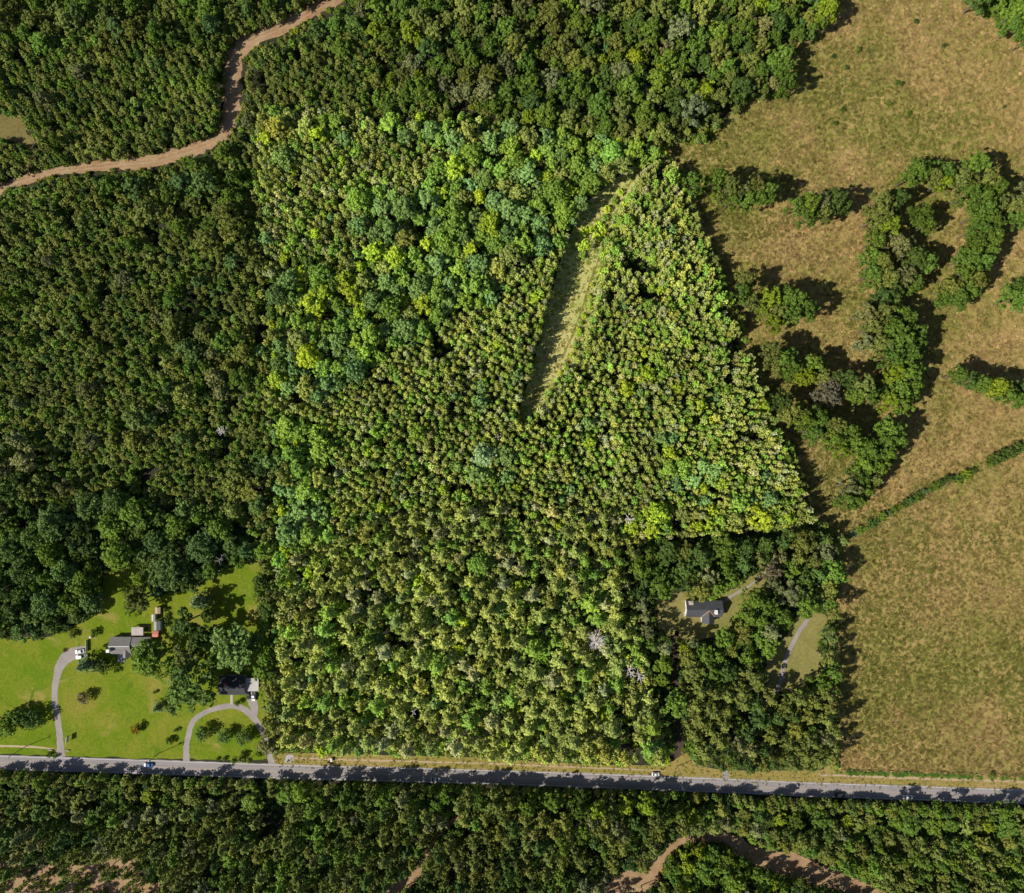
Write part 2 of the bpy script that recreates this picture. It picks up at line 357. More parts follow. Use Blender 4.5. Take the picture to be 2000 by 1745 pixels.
sheet('driveway_spur', ribbon([(495, 1400), (497, 1384), (492, 1366), (491, 1335)], [12, 15, 19, 22]), 0.034, 'gravel', 'gravel parking spur leading under the carport', 'driveway')
sheet('garden_path', [(449.5, 1356), (454.7, 1356), (454.5, 1376), (449.8, 1376)], 0.03, 'concrete', 'straight concrete path to the dark roofed house', 'path')
sheet('driveway', ribbon([(1418, 1530), (1417, 1516), (1419, 1500), (1424, 1470), (1440, 1440), (1470, 1400), (1500, 1370), (1520, 1342), (1528, 1312), (1540, 1275), (1560, 1235), (1578, 1208), (1582, 1180), (1575, 1140), (1560, 1110), (1520, 1100), (1470, 1140), (1440, 1158), (1412, 1176)],
      [26, 12, 9, 8, 8, 8, 8, 8, 8, 8, 8, 8, 8, 7, 6, 4, 3, 5, 7]), 0.026, 'gravel', 'narrow gravel driveway winding through trees to the metal roofed house', 'driveway', 0.5, 6)
sheet('concrete_pad', [(557, 1474), (573, 1474.5), (574, 1490), (556, 1490)], 0.034, 'concrete', 'pale concrete driveway stub at the left end of the roadside verge', 'concrete pad')
# worn twin tracks in clearing and along the verge
sheet('wheel_track', ribbon([(1172, 500), (1150, 560), (1135, 610), (1118, 655), (1098, 700)], [3, 4, 4, 4, 3]), 0.018, 'yard', 'worn wheel track along the right side of the clearing', 'track', 0.8, 6)
sheet('worn_path', ribbon([(575, 1481), (700, 1485), (900, 1490), (1060, 1496), (1300, 1506)], [3, 3.5, 3, 3, 2]), 0.022, 'tan', 'pale worn strip along the roadside verge', 'path', 0.6, 8)
sheet('worn_path', ribbon([(1600, 1514), (1800, 1521), (2060, 1530)], [3, 4, 3]), 0.022, 'tan', 'pale worn strip beside the ditch near the field', 'path', 0.7, 8)
sheet('worn_path', ribbon([(-60, 1456), (60, 1459), (105, 1463)], [4, 4, 2]), 0.022, 'tan', 'pale worn strip across the lawn left of the gravel driveway', 'path', 0.5, 8)
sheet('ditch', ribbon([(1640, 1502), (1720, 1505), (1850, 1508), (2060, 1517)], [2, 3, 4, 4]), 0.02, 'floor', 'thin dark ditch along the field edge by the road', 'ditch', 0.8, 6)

# ------------------------------------------------------------------ foliage meshes
def tufts_mesh(name, C, Rd, n, size, flat=0.75, up=0.35, mat='leaf', aspect=1.6):
    """leaf-sized quads on the shells of many small clumps"""
    C = np.asarray(C, float); Rd = np.asarray(Rd, float); K = len(C)
    tv = nr.rand(K)
    idx = np.repeat(np.arange(K), n); N = len(idx)
    d = nr.normal(size=(N, 3)); d[:, 2] += up; d /= np.linalg.norm(d, axis=1)[:, None]
    rad = Rd[idx] * (0.65 + 0.4*nr.rand(N))
    pos = C[idx] + d * rad[:, None] * np.array([1, 1, flat])
    nrm = d + nr.normal(scale=0.45, size=(N, 3)); nrm[:, 2] += 0.25; nrm /= np.linalg.norm(nrm, axis=1)[:, None]
    u = np.cross(nrm, nr.normal(size=(N, 3))); u /= np.linalg.norm(u, axis=1)[:, None]; v = np.cross(nrm, u)
    s = size * (0.7 + 0.6*nr.rand(N))[:, None] * 0.5
    a = u*s*aspect**0.5; b = v*s/aspect**0.5
    V = np.stack([pos-a-b*0.6, pos+a*0.2-b, pos+a+b*0.4, pos-a*0.3+b], 1).reshape(-1, 3)
    me = bpy.data.meshes.new(name)
    me.vertices.add(4*N); me.vertices.foreach_set('co', V.ravel())
    me.loops.add(4*N); me.loops.foreach_set('vertex_index', np.arange(4*N))
    me.polygons.add(N); me.polygons.foreach_set('loop_start', np.arange(0, 4*N, 4)); me.polygons.foreach_set('loop_total', np.full(N, 4))
    me.update()
    at = me.attributes.new('leafvar', 'FLOAT', 'POINT')
    lv = np.clip(0.65*tv[idx] + 0.35*nr.rand(N), 0, 1)
    at.data.foreach_set('value', np.repeat(lv, 4).astype(np.float32))
    me.materials.append(M[mat]); me.validate()
    return me

def hardwood_crown(name, r0, h0, lobes, per, n, size, seed):
    g = random.Random(seed); C, Rd = [], []
    zb = h0*0.36
    L = [(0, 0, h0*0.80, r0*0.46)]
    ph = g.uniform(0, 6)
    for i in range(lobes):
        a = ph + 2.399*i + g.uniform(-.35, .35); q = math.sqrt((i+0.7)/lobes)
        rr = r0*0.72*q*g.uniform(0.85, 1.12)
        z = h0*(0.86 - 0.36*q*q) + g.uniform(-.07, .07)*h0
        L.append((rr*math.cos(a), rr*math.sin(a), z, r0*g.uniform(0.26, 0.42)*(1.15 if lobes < 10 else 0.9)))
    for lx, ly, lz, lr in L:
        for k in range(per):
            d = Vector((g.gauss(0, 1), g.gauss(0, 1), g.gauss(0.55, 0.8))).normalized()
            q = lr*g.uniform(0.6, 1.05)
            z = lz+d.z*q*0.9
            C.append((lx+d.x*q, ly+d.y*q, max(z, zb))); Rd.append(r0*0.5/math.sqrt(per)*g.uniform(0.7, 1.25)*(1.0 if lobes < 10 else 0.8))
    return tufts_mesh(name, C, Rd, n, size, 0.8, 0.35, 'leaf')

def pine_crown(name, r0, h0, branches, per, n, size, seed, base=0.5, round_=0.6):
    g = random.Random(seed); C, Rd = [], []
    for i in range(branches):
        f = (i+g.random())/branches            # 0 crown base .. 1 top
        z = h0*(base + (1-base)*f)
        env = r0*(0.25+0.75*math.sin(math.pi*min(1, 0.28+f*0.72)))*(1-f**2.2*round_)
        env *= g.uniform(0.68, 1.14); a = 2.399*i+g.uniform(-.4, .4)
        for k in range(per):
            q = env*(0.35+0.65*(k+g.random())/per)
            aa = a+g.uniform(-.22, .22)
            C.append((q*math.cos(aa), q*math.sin(aa), z+0.10*q+g.uniform(-.03, .03)*h0)); Rd.append(r0*g.uniform(0.12, 0.22))
    for k in range(4): C.append((g.uniform(-.1, .1)*r0, g.uniform(-.1, .1)*r0, h0*(0.93+0.07*k/3))); Rd.append(r0*0.17)
    return tufts_mesh(name, C, Rd, n, size, 0.8, 0.5, 'needle', 2.0)

def cone_crown(name, r0, h0, levels, n, size, seed, z0=0.16, pw=0.85):
    g = random.Random(seed); C, Rd = [], []
    for i in range(levels):
        f = i/(levels-1); z = h0*(z0+(0.97-z0)*f); rr = r0*(1-f)**pw+r0*0.06
        k = max(1, int(7*(1-f)**0.8+1.5)); ph = g.uniform(0, 6)
        for j in range(k):
            a = ph+2*math.pi*j/k+g.uniform(-.3, .3); q = rr*g.uniform(0.55, 1.12)
            C.append((q*math.cos(a), q*math.sin(a), z+g.uniform(-.03, .03)*h0)); Rd.append(r0*g.uniform(0.22, 0.34)*(1-0.4*f))
            if f < 0.6:
                C.append((q*.45*math.cos(a+.4), q*.45*math.sin(a+.4), z+0.06*h0)); Rd.append(r0*0.26)
    C.append((0, 0, h0*0.97)); Rd.append(r0*0.14)
    return tufts_mesh(name, C, Rd, n, size, 0.9, 0.45, 'needle', 1.9)

def shrub_crown(name, r0, h0, k, n, size, seed):
    g = random.Random(seed); C, Rd = [], []
    for i in range(k):
        a = g.uniform(0, 6.283); q = r0*0.8*math.sqrt(g.random()); f = q/r0
        C.append((q*math.cos(a), q*math.sin(a), h0*(0.12+0.75*g.uniform(0.3, 1)*math.sqrt(max(0.05, 1-f*f))))); Rd.append(r0*g.uniform(0.2, 0.34))
    return tufts_mesh(name, C, Rd, n, size, 0.85, 0.35, 'leaf')

def trunk_mesh(name, h, r, seed, limbs=5, z0=0.35, spread=0.3):
    g = random.Random(seed); mb = MB()
    pts = [(0, 0, -0.1), (g.uniform(-.1, .1), g.uniform(-.1, .1), h*0.3), (g.uniform(-.2, .2), g.uniform(-.2, .2), h*0.6), (g.uniform(-.2, .2), g.uniform(-.2, .2), h*0.9)]
    mb.tube(pts, [r*1.25, r*0.9, r*0.65, r*0.2], 6)
    for i in range(limbs):
        z = h*(z0+(0.8-z0)*i/max(1, limbs)); a = 2.4*i+g.uniform(-.4, .4); l = h*spread*g.uniform(0.6, 1)
        mb.tube([(0, 0, z), (l*.55*math.cos(a), l*.55*math.sin(a), z+l*0.35), (l*math.cos(a+.2), l*math.sin(a+.2), z+l*0.55)], [r*0.4, r*0.28, r*0.08], 5)
    me = mb.mesh(name); me.materials.append(M['bark']); return me

# species: nominal radius, height, crown meshes, trunk meshes
SPEC = {}
SPEC['hardwood'] = dict(r=5.0, h=15.0, crowns=[hardwood_crown('crown_hardwood', 5, 15, 7+i % 3, 11, 17, 0.66, 20+i) for i in range(7)], trunks=[trunk_mesh('trunk_hardwood', 13, 0.28, 3, 6)])
SPEC['oak'] = dict(r=8.0, h=17.0, crowns=[hardwood_crown('crown_oak', 8, 17, 15+2*i, 12, 17, 0.72, 40+i) for i in range(4)], trunks=[trunk_mesh('trunk_oak', 14.5, 0.5, 5, 8, 0.25, 0.38)])
SPEC['pine'] = dict(r=3.6, h=18.0, crowns=[pine_crown('crown_pine', 3.6, 18, 26, 4, 10, 0.55, 60+i, 0.52) for i in range(7)], trunks=[trunk_mesh('trunk_pine', 17.5, 0.22, 7, 4, 0.55, 0.1)])
SPEC['youngpine'] = dict(r=1.9, h=10.5, crowns=[cone_crown('crown_young_pine', 1.9, 10.5, 7, 9, 0.50, 80+i, 0.46, 0.6) for i in range(7)], trunks=[trunk_mesh('trunk_young_pine', 10.0, 0.11, 9, 3, 0.3, 0.1)])
SPEC['cedar'] = dict(r=3.0, h=9.0, crowns=[cone_crown('crown_cedar', 3.0, 9, 10, 14, 0.5, 95+i) for i in range(2)], trunks=[trunk_mesh('trunk_cedar', 8.5, 0.16, 9, 3, 0.3, 0.1)])
SPEC['smalltree'] = dict(r=3.4, h=5.5, crowns=[shrub_crown('crown_small_tree', 3.4, 5.5, 60, 14, 0.46, 130+i) for i in range(3)], trunks=[trunk_mesh('trunk_small_tree', 3.6, 0.11, 12, 5, 0.15, 0.3)])
SPEC['shrub'] = dict(r=1.6, h=2.4, crowns=[shrub_crown('crown_shrub', 1.6, 2.4, 26, 12, 0.34, 110+i) for i in range(5)], trunks=[trunk_mesh('trunk_shrub', 1.8, 0.06, 10, 4, 0.1, 0.4)])

# ------------------------------------------------------------------ colours of the foliage
LOOK = {  # word, base colour
    'olive': ('olive green', (0.146, 0.162, 0.034)), 'green': ('mid green', (0.106, 0.163, 0.022)), 'dark': ('dark green', (0.070, 0.110, 0.022)),
    'blue': ('blue green', (0.098, 0.154, 0.042)), 'grey': ('grey olive', (0.165, 0.170, 0.066)), 'yellow': ('yellow green', (0.180, 0.225, 0.016)),
    'brown': ('brown grey', (0.170, 0.142, 0.080)), 'pale': ('pale grey green', (0.15, 0.20, 0.085)), 'gold': ('golden yellow', (0.22, 0.16, 0.012)),
}
def inside(poly, x, y):
    x = np.asarray(x, float); y = np.asarray(y, float); c = np.zeros(x.shape, bool); n = len(poly)
    for i in range(n):
        x0, y0 = poly[i]; x1, y1 = poly[(i+1) % n]
        if y0 == y1: continue
        hit = ((y0 > y) != (y1 > y)) & (x < (x1-x0)*(y-y0)/(y1-y0)+x0)
        c ^= hit
    return c
# the stands on the parcel are paler: a highlight overlay put into foliage colour
HIGHLIGHT_IN = 2.3
def tint_for(look, highlit, g, drift=1.0):
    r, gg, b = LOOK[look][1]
    if not highlit: r, gg, b = r*1.16, gg*1.20, b*1.2
    if highlit:
        r, gg, b = r*HIGHLIGHT_IN+0.006, gg*HIGHLIGHT_IN+0.010, b*HIGHLIGHT_IN*1.1+0.003
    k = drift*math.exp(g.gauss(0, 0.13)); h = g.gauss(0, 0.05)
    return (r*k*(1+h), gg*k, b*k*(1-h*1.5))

def value_noise(seed, cell):
    r = np.random.RandomState(seed); A = r.rand(90, 90)
    def f(x, y):
        u, v = x/cell+20, y/cell+20; i, j = int(u) % 89, int(v) % 89; a, b = u-int(u), v-int(v)
        a, b = a*a*(3-2*a), b*b*(3-2*b)
        return (A[i, j]*(1-a)+A[i+1, j]*a)*(1-b)+(A[i, j+1]*(1-a)+A[i+1, j+1]*a)*b
    return f
vn1, vn2, vn3 = value_noise(1, 120), value_noise(2, 45), value_noise(3, 16)
vn4, vn5 = value_noise(4, 34), value_noise(6, 75)
# ------------------------------------------------------------------ where the trees stand
X0, X1, Y0, Y1 = -MG, 2000+MG, -MG, 1745+MG
ST = 4
gx, gy = np.meshgrid(np.arange(X0, X1, ST)+ST/2, np.arange(Y0, Y1, ST)+ST/2)
Z = np.zeros(gx.shape, int)
ZN = []   # zones: (name, phrase, mixes, filler)
def zone(poly, name, phrase, mixes, filler):
    ZN.append((name, phrase, mixes, filler)); m = inside(poly, gx, gy) if poly else np.ones(gx.shape, bool)
    Z[m] = len(ZN)-1
# mix entry: (species, share of area, rmin px, rmax px, {look: weight}); filler the same without share (None = leave open)
YP_OUT = ('youngpine', 5.4, 9.6, {'olive': 5, 'green': 3, 'dark': 1})
YP_IN = ('youngpine', 5.0, 9.0, {'olive': 5, 'grey': 1.0, 'green': 1.8})
HWL = {'green': 5, 'olive': 2, 'blue': 1.3, 'yellow': 1.2, 'dark': 1}
HWP = {'green': 4.5, 'blue': 2.6, 'yellow': 1.3, 'olive': 1.3, 'dark': 0.6}
zone(None, 'pines west', 'in the left pine stand', [('hardwood', .04, 10, 17, {'green': 3, 'blue': 1, 'grey': 1}), ('shrub', .03, 5, 8, {'green': 1, 'yellow': 1})], YP_OUT)
zone([(640, -400), (640, 40), (720, 90), (760, 160), (860, 210), (960, 235), (1300, 268), (1640, 120), (1700, -400)], 'north hardwoods', 'in the top woods',
     [('hardwood', .62, 13, 25, {'green': 5, 'olive': 3, 'yellow': 1, 'grey': 1.4, 'dark': 1}), ('shrub', .05, 5, 8, {'green': 1, 'yellow': 1})], ('hardwood', 7.5, 12, HWL))
zone([(500, 120), (640, 80), (760, 160), (900, 215), (900, 240), (497, 200)], 'north pines', 'in pines above the pale woods', [('hardwood', .05, 10, 15, {'green': 1, 'olive': 1})], YP_OUT)
zone([(-300, -300), (560, -300), (560, 20), (440, 80), (300, 110), (180, 70), (60, 110), (-300, 130)], 'top left', 'above the dirt road', [('hardwood', .3, 11, 20, {'green': 4, 'olive': 2, 'blue': 1})], YP_OUT)
zone([(215, 350), (420, 318), (508, 320), (506, 560), (460, 540), (380, 480), (300, 450), (220, 420)], 'left mixed', 'just below the dirt road', [('hardwood', .34, 12, 24, {'green': 3, 'olive': 2, 'blue': 1.5, 'grey': .7})], YP_OUT)
zone([(270, 560), (340, 570), (420, 650), (515, 590), (518, 760), (470, 770), (380, 790), (260, 880), (190, 900), (150, 860), (260, 770), (340, 740)], 'left hardwoods', 'in the left hardwood patch', [('hardwood', .52, 12, 25, {'olive': 3, 'grey': 1.4, 'green': 3, 'blue': 1.4})], YP_OUT)
zone([(440, 880), (525, 870), (530, 1100), (500, 1100), (460, 1060), (430, 960)], 'left edge', 'left of the pale woods', [('hardwood', .45, 13, 25, {'green': 3, 'blue': 2, 'olive': 2})], YP_OUT)
zone([(-300, 900), (60, 890), (150, 920), (60, 985), (-300, 990)], 'far left grey', 'in the far left woods', [('hardwood', .6, 15, 26, {'grey': 2, 'olive': 2, 'dark': 1})], YP_OUT)
zone([(-300, 985), (60, 985), (240, 940), (300, 990), (440, 990), (500, 1050), (500, 1100), (440, 1110), (380, 1150), (300, 1165), (262, 1100), (232, 1095), (200, 1130), (195, 1198), (160, 1216), (100, 1242), (45, 1246), (-300, 1240)], 'lawn edge oaks', 'in woods above the lawn',
     [('oak', .38, 24, 36, {'blue': 4, 'dark': 3, 'green': 1.5}), ('hardwood', .38, 13, 22, {'dark': 3, 'blue': 2, 'green': 2})], ('shrub', 5, 8, {'dark': 2, 'green': 1}))
# parcel
zone(PARCEL, 'parcel pines', 'in the pale pine stand', [('hardwood', .075, 8, 16, {'green': 3, 'blue': 1, 'yellow': 1}), ('shrub', .03, 4, 6, {'green': 2, 'yellow': 1})], YP_IN)
zone([(500, 205), (700, 222), (640, 300), (560, 260), (520, 300), (500, 300)], 'parcel nw', 'in the pale woods corner', [('hardwood', .6, 11, 20, {'grey': 2, 'olive': 2, 'yellow': 1, 'green': 1})], YP_IN)
zone([(700, 222), (900, 238), (1296, 270), (1310, 300), (1245, 345), (1195, 368), (1145, 395), (1118, 440), (1095, 490), (1040, 510), (985, 545), (985, 590), (880, 620), (860, 650), (770, 690), (720, 740), (660, 770), (560, 775), (524, 760), (515, 545), (560, 520), (600, 500), (680, 540), (720, 460), (740, 430), (700, 400), (680, 370), (740, 350), (800, 380), (840, 320), (880, 300), (780, 275)],
     'parcel hardwoods', 'left of the grass clearing', [('hardwood', .72, 13, 25, HWP), ('shrub', .05, 5, 8, {'green': 1, 'yellow': 1.5})], ('hardwood', 7.5, 12, HWP))
zone([(527, 800), (600, 810), (640, 830), (660, 880), (640, 960), (640, 1010), (560, 1100), (533, 1120)], 'parcel west oaks', 'on the pale woods edge', [('hardwood', .66, 14, 26, {'blue': 3, 'green': 3, 'olive': 2})], ('hardwood', 7.5, 12, HWP))
zone([(910, 865), (1000, 860), (1020, 900), (1000, 950), (930, 960), (905, 910)], 'parcel middle', 'below the grass clearing', [('hardwood', .6, 13, 24, {'green': 2, 'pale': 1.5, 'blue': 2})], YP_IN)
zone([(1280, 820), (1325, 830), (1345, 900), (1400, 890), (1420, 950), (1380, 970), (1300, 970), (1285, 900)], 'parcel east clump', 'in the eastern hardwood clump', [('hardwood', .68, 12, 21, {'green': 3, 'blue': 2.5, 'yellow': 1})], YP_IN)
zone([(1205, 1000), (1260, 970), (1400, 985), (1420, 940), (1500, 940), (1590, 1010), (1592, 1022), (1205, 1058)], 'parcel southeast', 'above the wooded house lot', [('hardwood', .66, 12, 24, {'green': 3, 'yellow': 2, 'olive': 2, 'blue': 1})], YP_IN)
zone([(535, 1120), (640, 1010), (760, 1000), (900, 990), (1060, 985), (1195, 1000), (1203, 1062), (1225, 1150), (1100, 1130), (900, 1120), (760, 1150), (640, 1180), (537, 1230)], 'parcel middle pines', 'in the middle pale pines',
     [('hardwood', .07, 10, 18, {'green': 3, 'yellow': 1}), ('pine', .45, 10, 17, {'olive': 5, 'grey': 1, 'green': 1})], ('youngpine', 6.5, 9.5, {'olive': 5, 'grey': 1.5, 'green': 1}))
zone([(537, 1230), (640, 1180), (760, 1150), (900, 1120), (1100, 1130), (1225, 1150), (1316, 1496), (1180, 1492), (1050, 1486), (900, 1477), (700, 1472), (546, 1468)], 'parcel south pines', 'in pines above the verge',
     [('hardwood', .10, 10, 19, {'yellow': 2, 'green': 2, 'blue': 1}), ('pine', .70, 13, 22, {'olive': 6, 'grey': 1.2, 'green': 1.5}), ('shrub', .05, 5, 9, {'green': 1, 'yellow': 1})], ('youngpine', 6.5, 9, {'olive': 2, 'green': 1}))
# east house lot
zone([(1203, 1062), (1595, 1022), (1648, 1050), (1642, 1110), (1646, 1300), (1642, 1400), (1634, 1504), (1420, 1506), (1362, 1495), (1321, 1480)], 'house lot', 'around the metal roofed house',
     [('hardwood', .42, 14, 25, {'green': 3, 'olive': 2, 'dark': 2, 'grey': 1}), ('pine', .3, 12, 18, {'olive': 4, 'grey': 1, 'dark': 2})], ('shrub', 5, 8, {'dark': 2, 'green': 1}))
zone([(1335, 1320), (1500, 1330), (1520, 1352), (1645, 1340), (1642, 1400), (1634, 1504), (1420, 1506), (1362, 1495), (1336, 1440)], 'lot pines', 'in the dark driveway pines',
     [('pine', .78, 13, 19, {'olive': 4, 'dark': 2, 'grey': 1}), ('hardwood', .06, 11, 17, {'green': 1})], ('youngpine', 6, 9, {'olive': 1, 'dark': 1}))
# south of the road
spoly = lambda a, b: [(x, road_y(x)+a) for x in range(-300, 2401, 100)] + [(x, road_y(x)+b) for x in range(2400, -301, -100)]
zone(spoly(46, 700), 'south pines', 'in woods below the road', [('pine', .62, 11, 17, {'olive': 5, 'dark': 2, 'green': 1, 'grey': 1}), ('hardwood', .05, 10, 18, {'green': 1})], ('youngpine', 6, 9, {'olive': 2, 'dark': 1, 'green': 1}))
OFF = lambda x: 42 if x < 520 or x > 1420 else 30
zone([(x, road_y(x)+OFF(x)) for x in range(-300, 2401, 20)] + [(x, road_y(x)+OFF(x)+44) for x in range(2400, -301, -20)], 'roadside row', 'in the roadside front row', [('hardwood', .34, 12, 21, {'green': 4, 'yellow': 1.6, 'olive': 1.5}), ('pine', .26, 11, 16, {'olive': 4, 'dark': 1, 'grey': .6})], ('shrub', 5, 9, {'dark': 2, 'green': 2}))
zone([(1296, 1690), (1325, 1660), (1360, 1648), (1420, 1648), (1470, 1680), (1540, 1705), (1560, 1760), (1300, 1745), (1288, 1715)], 'thicket', 'in the dirt track thicket', [('hardwood', .55, 10, 20, {'green': 4, 'yellow': 1})], ('shrub', 5, 8, {'green': 2, 'yellow': 1}))
zone([(1600, 1690), (1760, 1650), (2200, 1680), (2200, 1900), (1700, 1900)], 'south east', 'in the lower right woods', [('pine', .3, 10, 15, {'olive': 4, 'green': 2}), ('hardwood', .2, 10, 16, {'green': 3, 'olive': 1})], ('youngpine', 6, 9, {'olive': 2, 'green': 2}))
zone([(-300, 1670), (60, 1685), (180, 1685), (265, 1675), (320, 1720), (300, 1900), (-300, 1900)], 'sparse pines', 'on bare dirt, lower left', [('pine', .20, 10, 15, {'olive': 3, 'green': 2}), ('shrub', .04, 4, 7, {'green': 1})], None)
zone(CORNER, 'corner wood', 'in the top right woods', [('hardwood', .66, 13, 24, {'green': 4, 'yellow': .8, 'dark': 1})], ('shrub', 6, 9, {'green': 1}))
OPEN_ID = len(ZN)
for poly in (roughen(FIELD, 7, 22, 5),):
    m = inside(poly, gx, gy) & ~inside(CORNER, gx, gy); Z[m] = -1
LOTGAP1 = [(1294, 1168), (1335, 1160), (1420, 1160), (1500, 1112), (1508, 1128), (1472, 1185), (1405, 1240), (1350, 1250), (1288, 1225)]
LOTGAP2 = [(1568, 1192), (1612, 1202), (1602, 1245), (1594, 1262), (1608, 1310), (1562, 1345), (1500, 1352), (1500, 1290), (1540, 1240)]
for poly in (LOTGAP1, LOTGAP2, CLEAR, LAWN, OPENING, HYARD, EYARD, GAP, VERGE_N, SDIRT2, ribbon(DIRT_C, DIRT_W), ribbon(LOOP, LOOP_W)):
    Z[inside(poly, gx, gy)] = -1
Z[inside([(x, road_y(x)-16) for x in range(-300, 2401, 100)] + [(x, road_y(x)+20) for x in range(2400, -301, -100)], gx, gy)] = -1
Z[inside(ribbon(DIRT_C, [v+9 for v in DIRT_W]), gx, gy)] = -1
for x, y, r in POCKETS: Z[(gx-x)**2+(gy-y)**2 < r*r] = -1
HOUSEBOX = [(210, 300, 1238, 1295), (425, 510, 1315, 1375), (1332, 1415, 1168, 1220)]
for a, b, c, d in HOUSEBOX: Z[(gx > a) & (gx < b) & (gy > c) & (gy < d)] = -1

TREES = []      # dict(sp, px, py, r(px), look, paler, phrase, hand)
GRID = {}
def near_ok(px, py, r, f):
    ci, cj = int(px//20), int(py//20)
    for i in range(ci-3, ci+4):
        for j in range(cj-3, cj+4):
            for (x, y, q) in GRID.get((i, j), ()):
                m = f*(r+q)
                if (x-px)**2+(y-py)**2 < m*m: return False
    return True
def put(px, py, r): GRID.setdefault((int(px//20), int(py//20)), []).append((px, py, r))
def pick(d, g):
    t = g.random()*sum(d.values())
    for k, v in d.items():
        t -= v
        if t <= 0: return k
    return k
def zid(px, py):
    i = int((py-Y0)//ST); j = int((px-X0)//ST)
    if 0 <= i < Z.shape[0] and 0 <= j < Z.shape[1]: return Z[i, j]
    return -1

# trees one can pick out singly: (species, x, y, radius px, look, label or phrase)
HAND = []
def hand(phrase, lst):
    for t in lst: HAND.append((*t, phrase))
hand('in the upper left field clump', [('hardwood', 1355, 357, 17, 'green'), ('shrub', 1374, 374, 9, 'green'), ('hardwood', 1405, 348, 19, 'green'), ('hardwood', 1427, 368, 21, 'olive'), ('shrub', 1398, 385, 11, 'yellow'),
      ('hardwood', 1450, 372, 18, 'grey'), ('hardwood', 1474, 364, 19, 'olive'), ('hardwood', 1496, 374, 20, 'green'), ('hardwood', 1460, 388, 16, 'green'), ('hardwood', 1432, 388, 14, 'green')])
hand('in the low middle field clump', [('hardwood', 1556, 402, 15, 'green'), ('hardwood', 1582, 400, 19, 'green'), ('hardwood', 1606, 394, 19, 'grey'), ('hardwood', 1634, 392, 19, 'dark'), ('hardwood', 1650, 400, 14, 'dark'), ('hardwood', 1578, 424, 16, 'green'), ('hardwood', 1608, 418, 16, 'olive')])
hand('in the tallest field clump', [('hardwood', 1722, 398, 22, 'olive'), ('hardwood', 1752, 392, 18, 'dark'), ('hardwood', 1715, 425, 22, 'olive'), ('hardwood', 1735, 440, 22, 'yellow'), ('oak', 1752, 478, 32, 'grey'), ('hardwood', 1800, 422, 18, 'green'), ('hardwood', 1810, 440, 14, 'green'),
      ('hardwood', 1712, 470, 18, 'green'), ('hardwood', 1702, 500, 15, 'green'), ('hardwood', 1720, 510, 19, 'olive'), ('hardwood', 1790, 510, 22, 'dark'), ('hardwood', 1812, 512, 17, 'green'), ('hardwood', 1705, 535, 20, 'green'), ('hardwood', 1735, 545, 22, 'olive'), ('hardwood', 1765, 540, 20, 'grey'), ('hardwood', 1782, 555, 16, 'green')])
hand('in the curved field tree row', [('hardwood', 1778, 345, 13, 'green'), ('hardwood', 1795, 332, 20, 'green'), ('hardwood', 1822, 345, 17, 'olive'), ('hardwood', 1848, 338, 20, 'green'), ('hardwood', 1842, 355, 14, 'yellow'), ('hardwood', 1875, 348, 22, 'olive'), ('hardwood', 1905, 322, 22, 'green'), ('hardwood', 1925, 352, 22, 'olive'), ('hardwood', 1945, 366, 20, 'green'),
      ('hardwood', 1898, 378, 20, 'green'), ('hardwood', 1925, 388, 21, 'green'), ('hardwood', 1948, 398, 18, 'olive'), ('hardwood', 1920, 415, 20, 'green'), ('hardwood', 1942, 430, 18, 'green'), ('hardwood', 1908, 448, 19, 'green'), ('hardwood', 1938, 462, 20, 'green'), ('hardwood', 1905, 480, 19, 'green'), ('hardwood', 1932, 490, 16, 'green'), ('hardwood', 1888, 505, 18, 'green'),
      ('hardwood', 1915, 512, 19, 'green'), ('hardwood', 1876, 535, 18, 'green'), ('hardwood', 1908, 545, 18, 'olive'), ('hardwood', 1858, 562, 19, 'olive'), ('hardwood', 1892, 565, 18, 'green'), ('hardwood', 1868, 585, 19, 'green'), ('hardwood', 1845, 580, 14, 'green'), ('hardwood', 1984, 405, 22, 'olive'), ('hardwood', 2004, 385, 22, 'grey'), ('hardwood', 1990, 425, 18, 'green')])
hand('in the yellowish field clump', [('hardwood', 1458, 548, 16, 'olive'), ('hardwood', 1452, 572, 17, 'green'), ('hardwood', 1470, 590, 14, 'olive'), ('hardwood', 1508, 582, 19, 'yellow'), ('hardwood', 1535, 578, 20, 'green'), ('hardwood', 1556, 588, 19, 'green'), ('hardwood', 1578, 605, 19, 'green'), ('hardwood', 1548, 615, 18, 'green'), ('hardwood', 1520, 610, 18, 'olive'), ('hardwood', 1514, 630, 16, 'yellow'), ('hardwood', 1490, 606, 12, 'yellow')])
hand('in the long field tree row', [('hardwood', 1722, 580, 20, 'dark'), ('hardwood', 1745, 572, 18, 'dark'), ('hardwood', 1692, 612, 18, 'grey'), ('hardwood', 1724, 610, 20, 'olive'), ('hardwood', 1745, 600, 16, 'green'), ('hardwood', 1706, 640, 20, 'olive'), ('hardwood', 1740, 635, 22, 'green'), ('hardwood', 1772, 622, 18, 'green'), ('hardwood', 1690, 668, 18, 'grey'), ('hardwood', 1720, 668, 22, 'olive'), ('hardwood', 1755, 660, 24, 'green'),
      ('hardwood', 1788, 648, 18, 'green'), ('hardwood', 1740, 698, 20, 'green'), ('hardwood', 1775, 688, 22, 'green'), ('hardwood', 1790, 672, 15, 'green'), ('hardwood', 1748, 730, 20, 'yellow'), ('hardwood', 1776, 728, 22, 'green'), ('hardwood', 1758, 758, 20, 'green'), ('hardwood', 1782, 755, 18, 'green'), ('hardwood', 1740, 780, 18, 'yellow'), ('hardwood', 1765, 790, 18, 'green')])
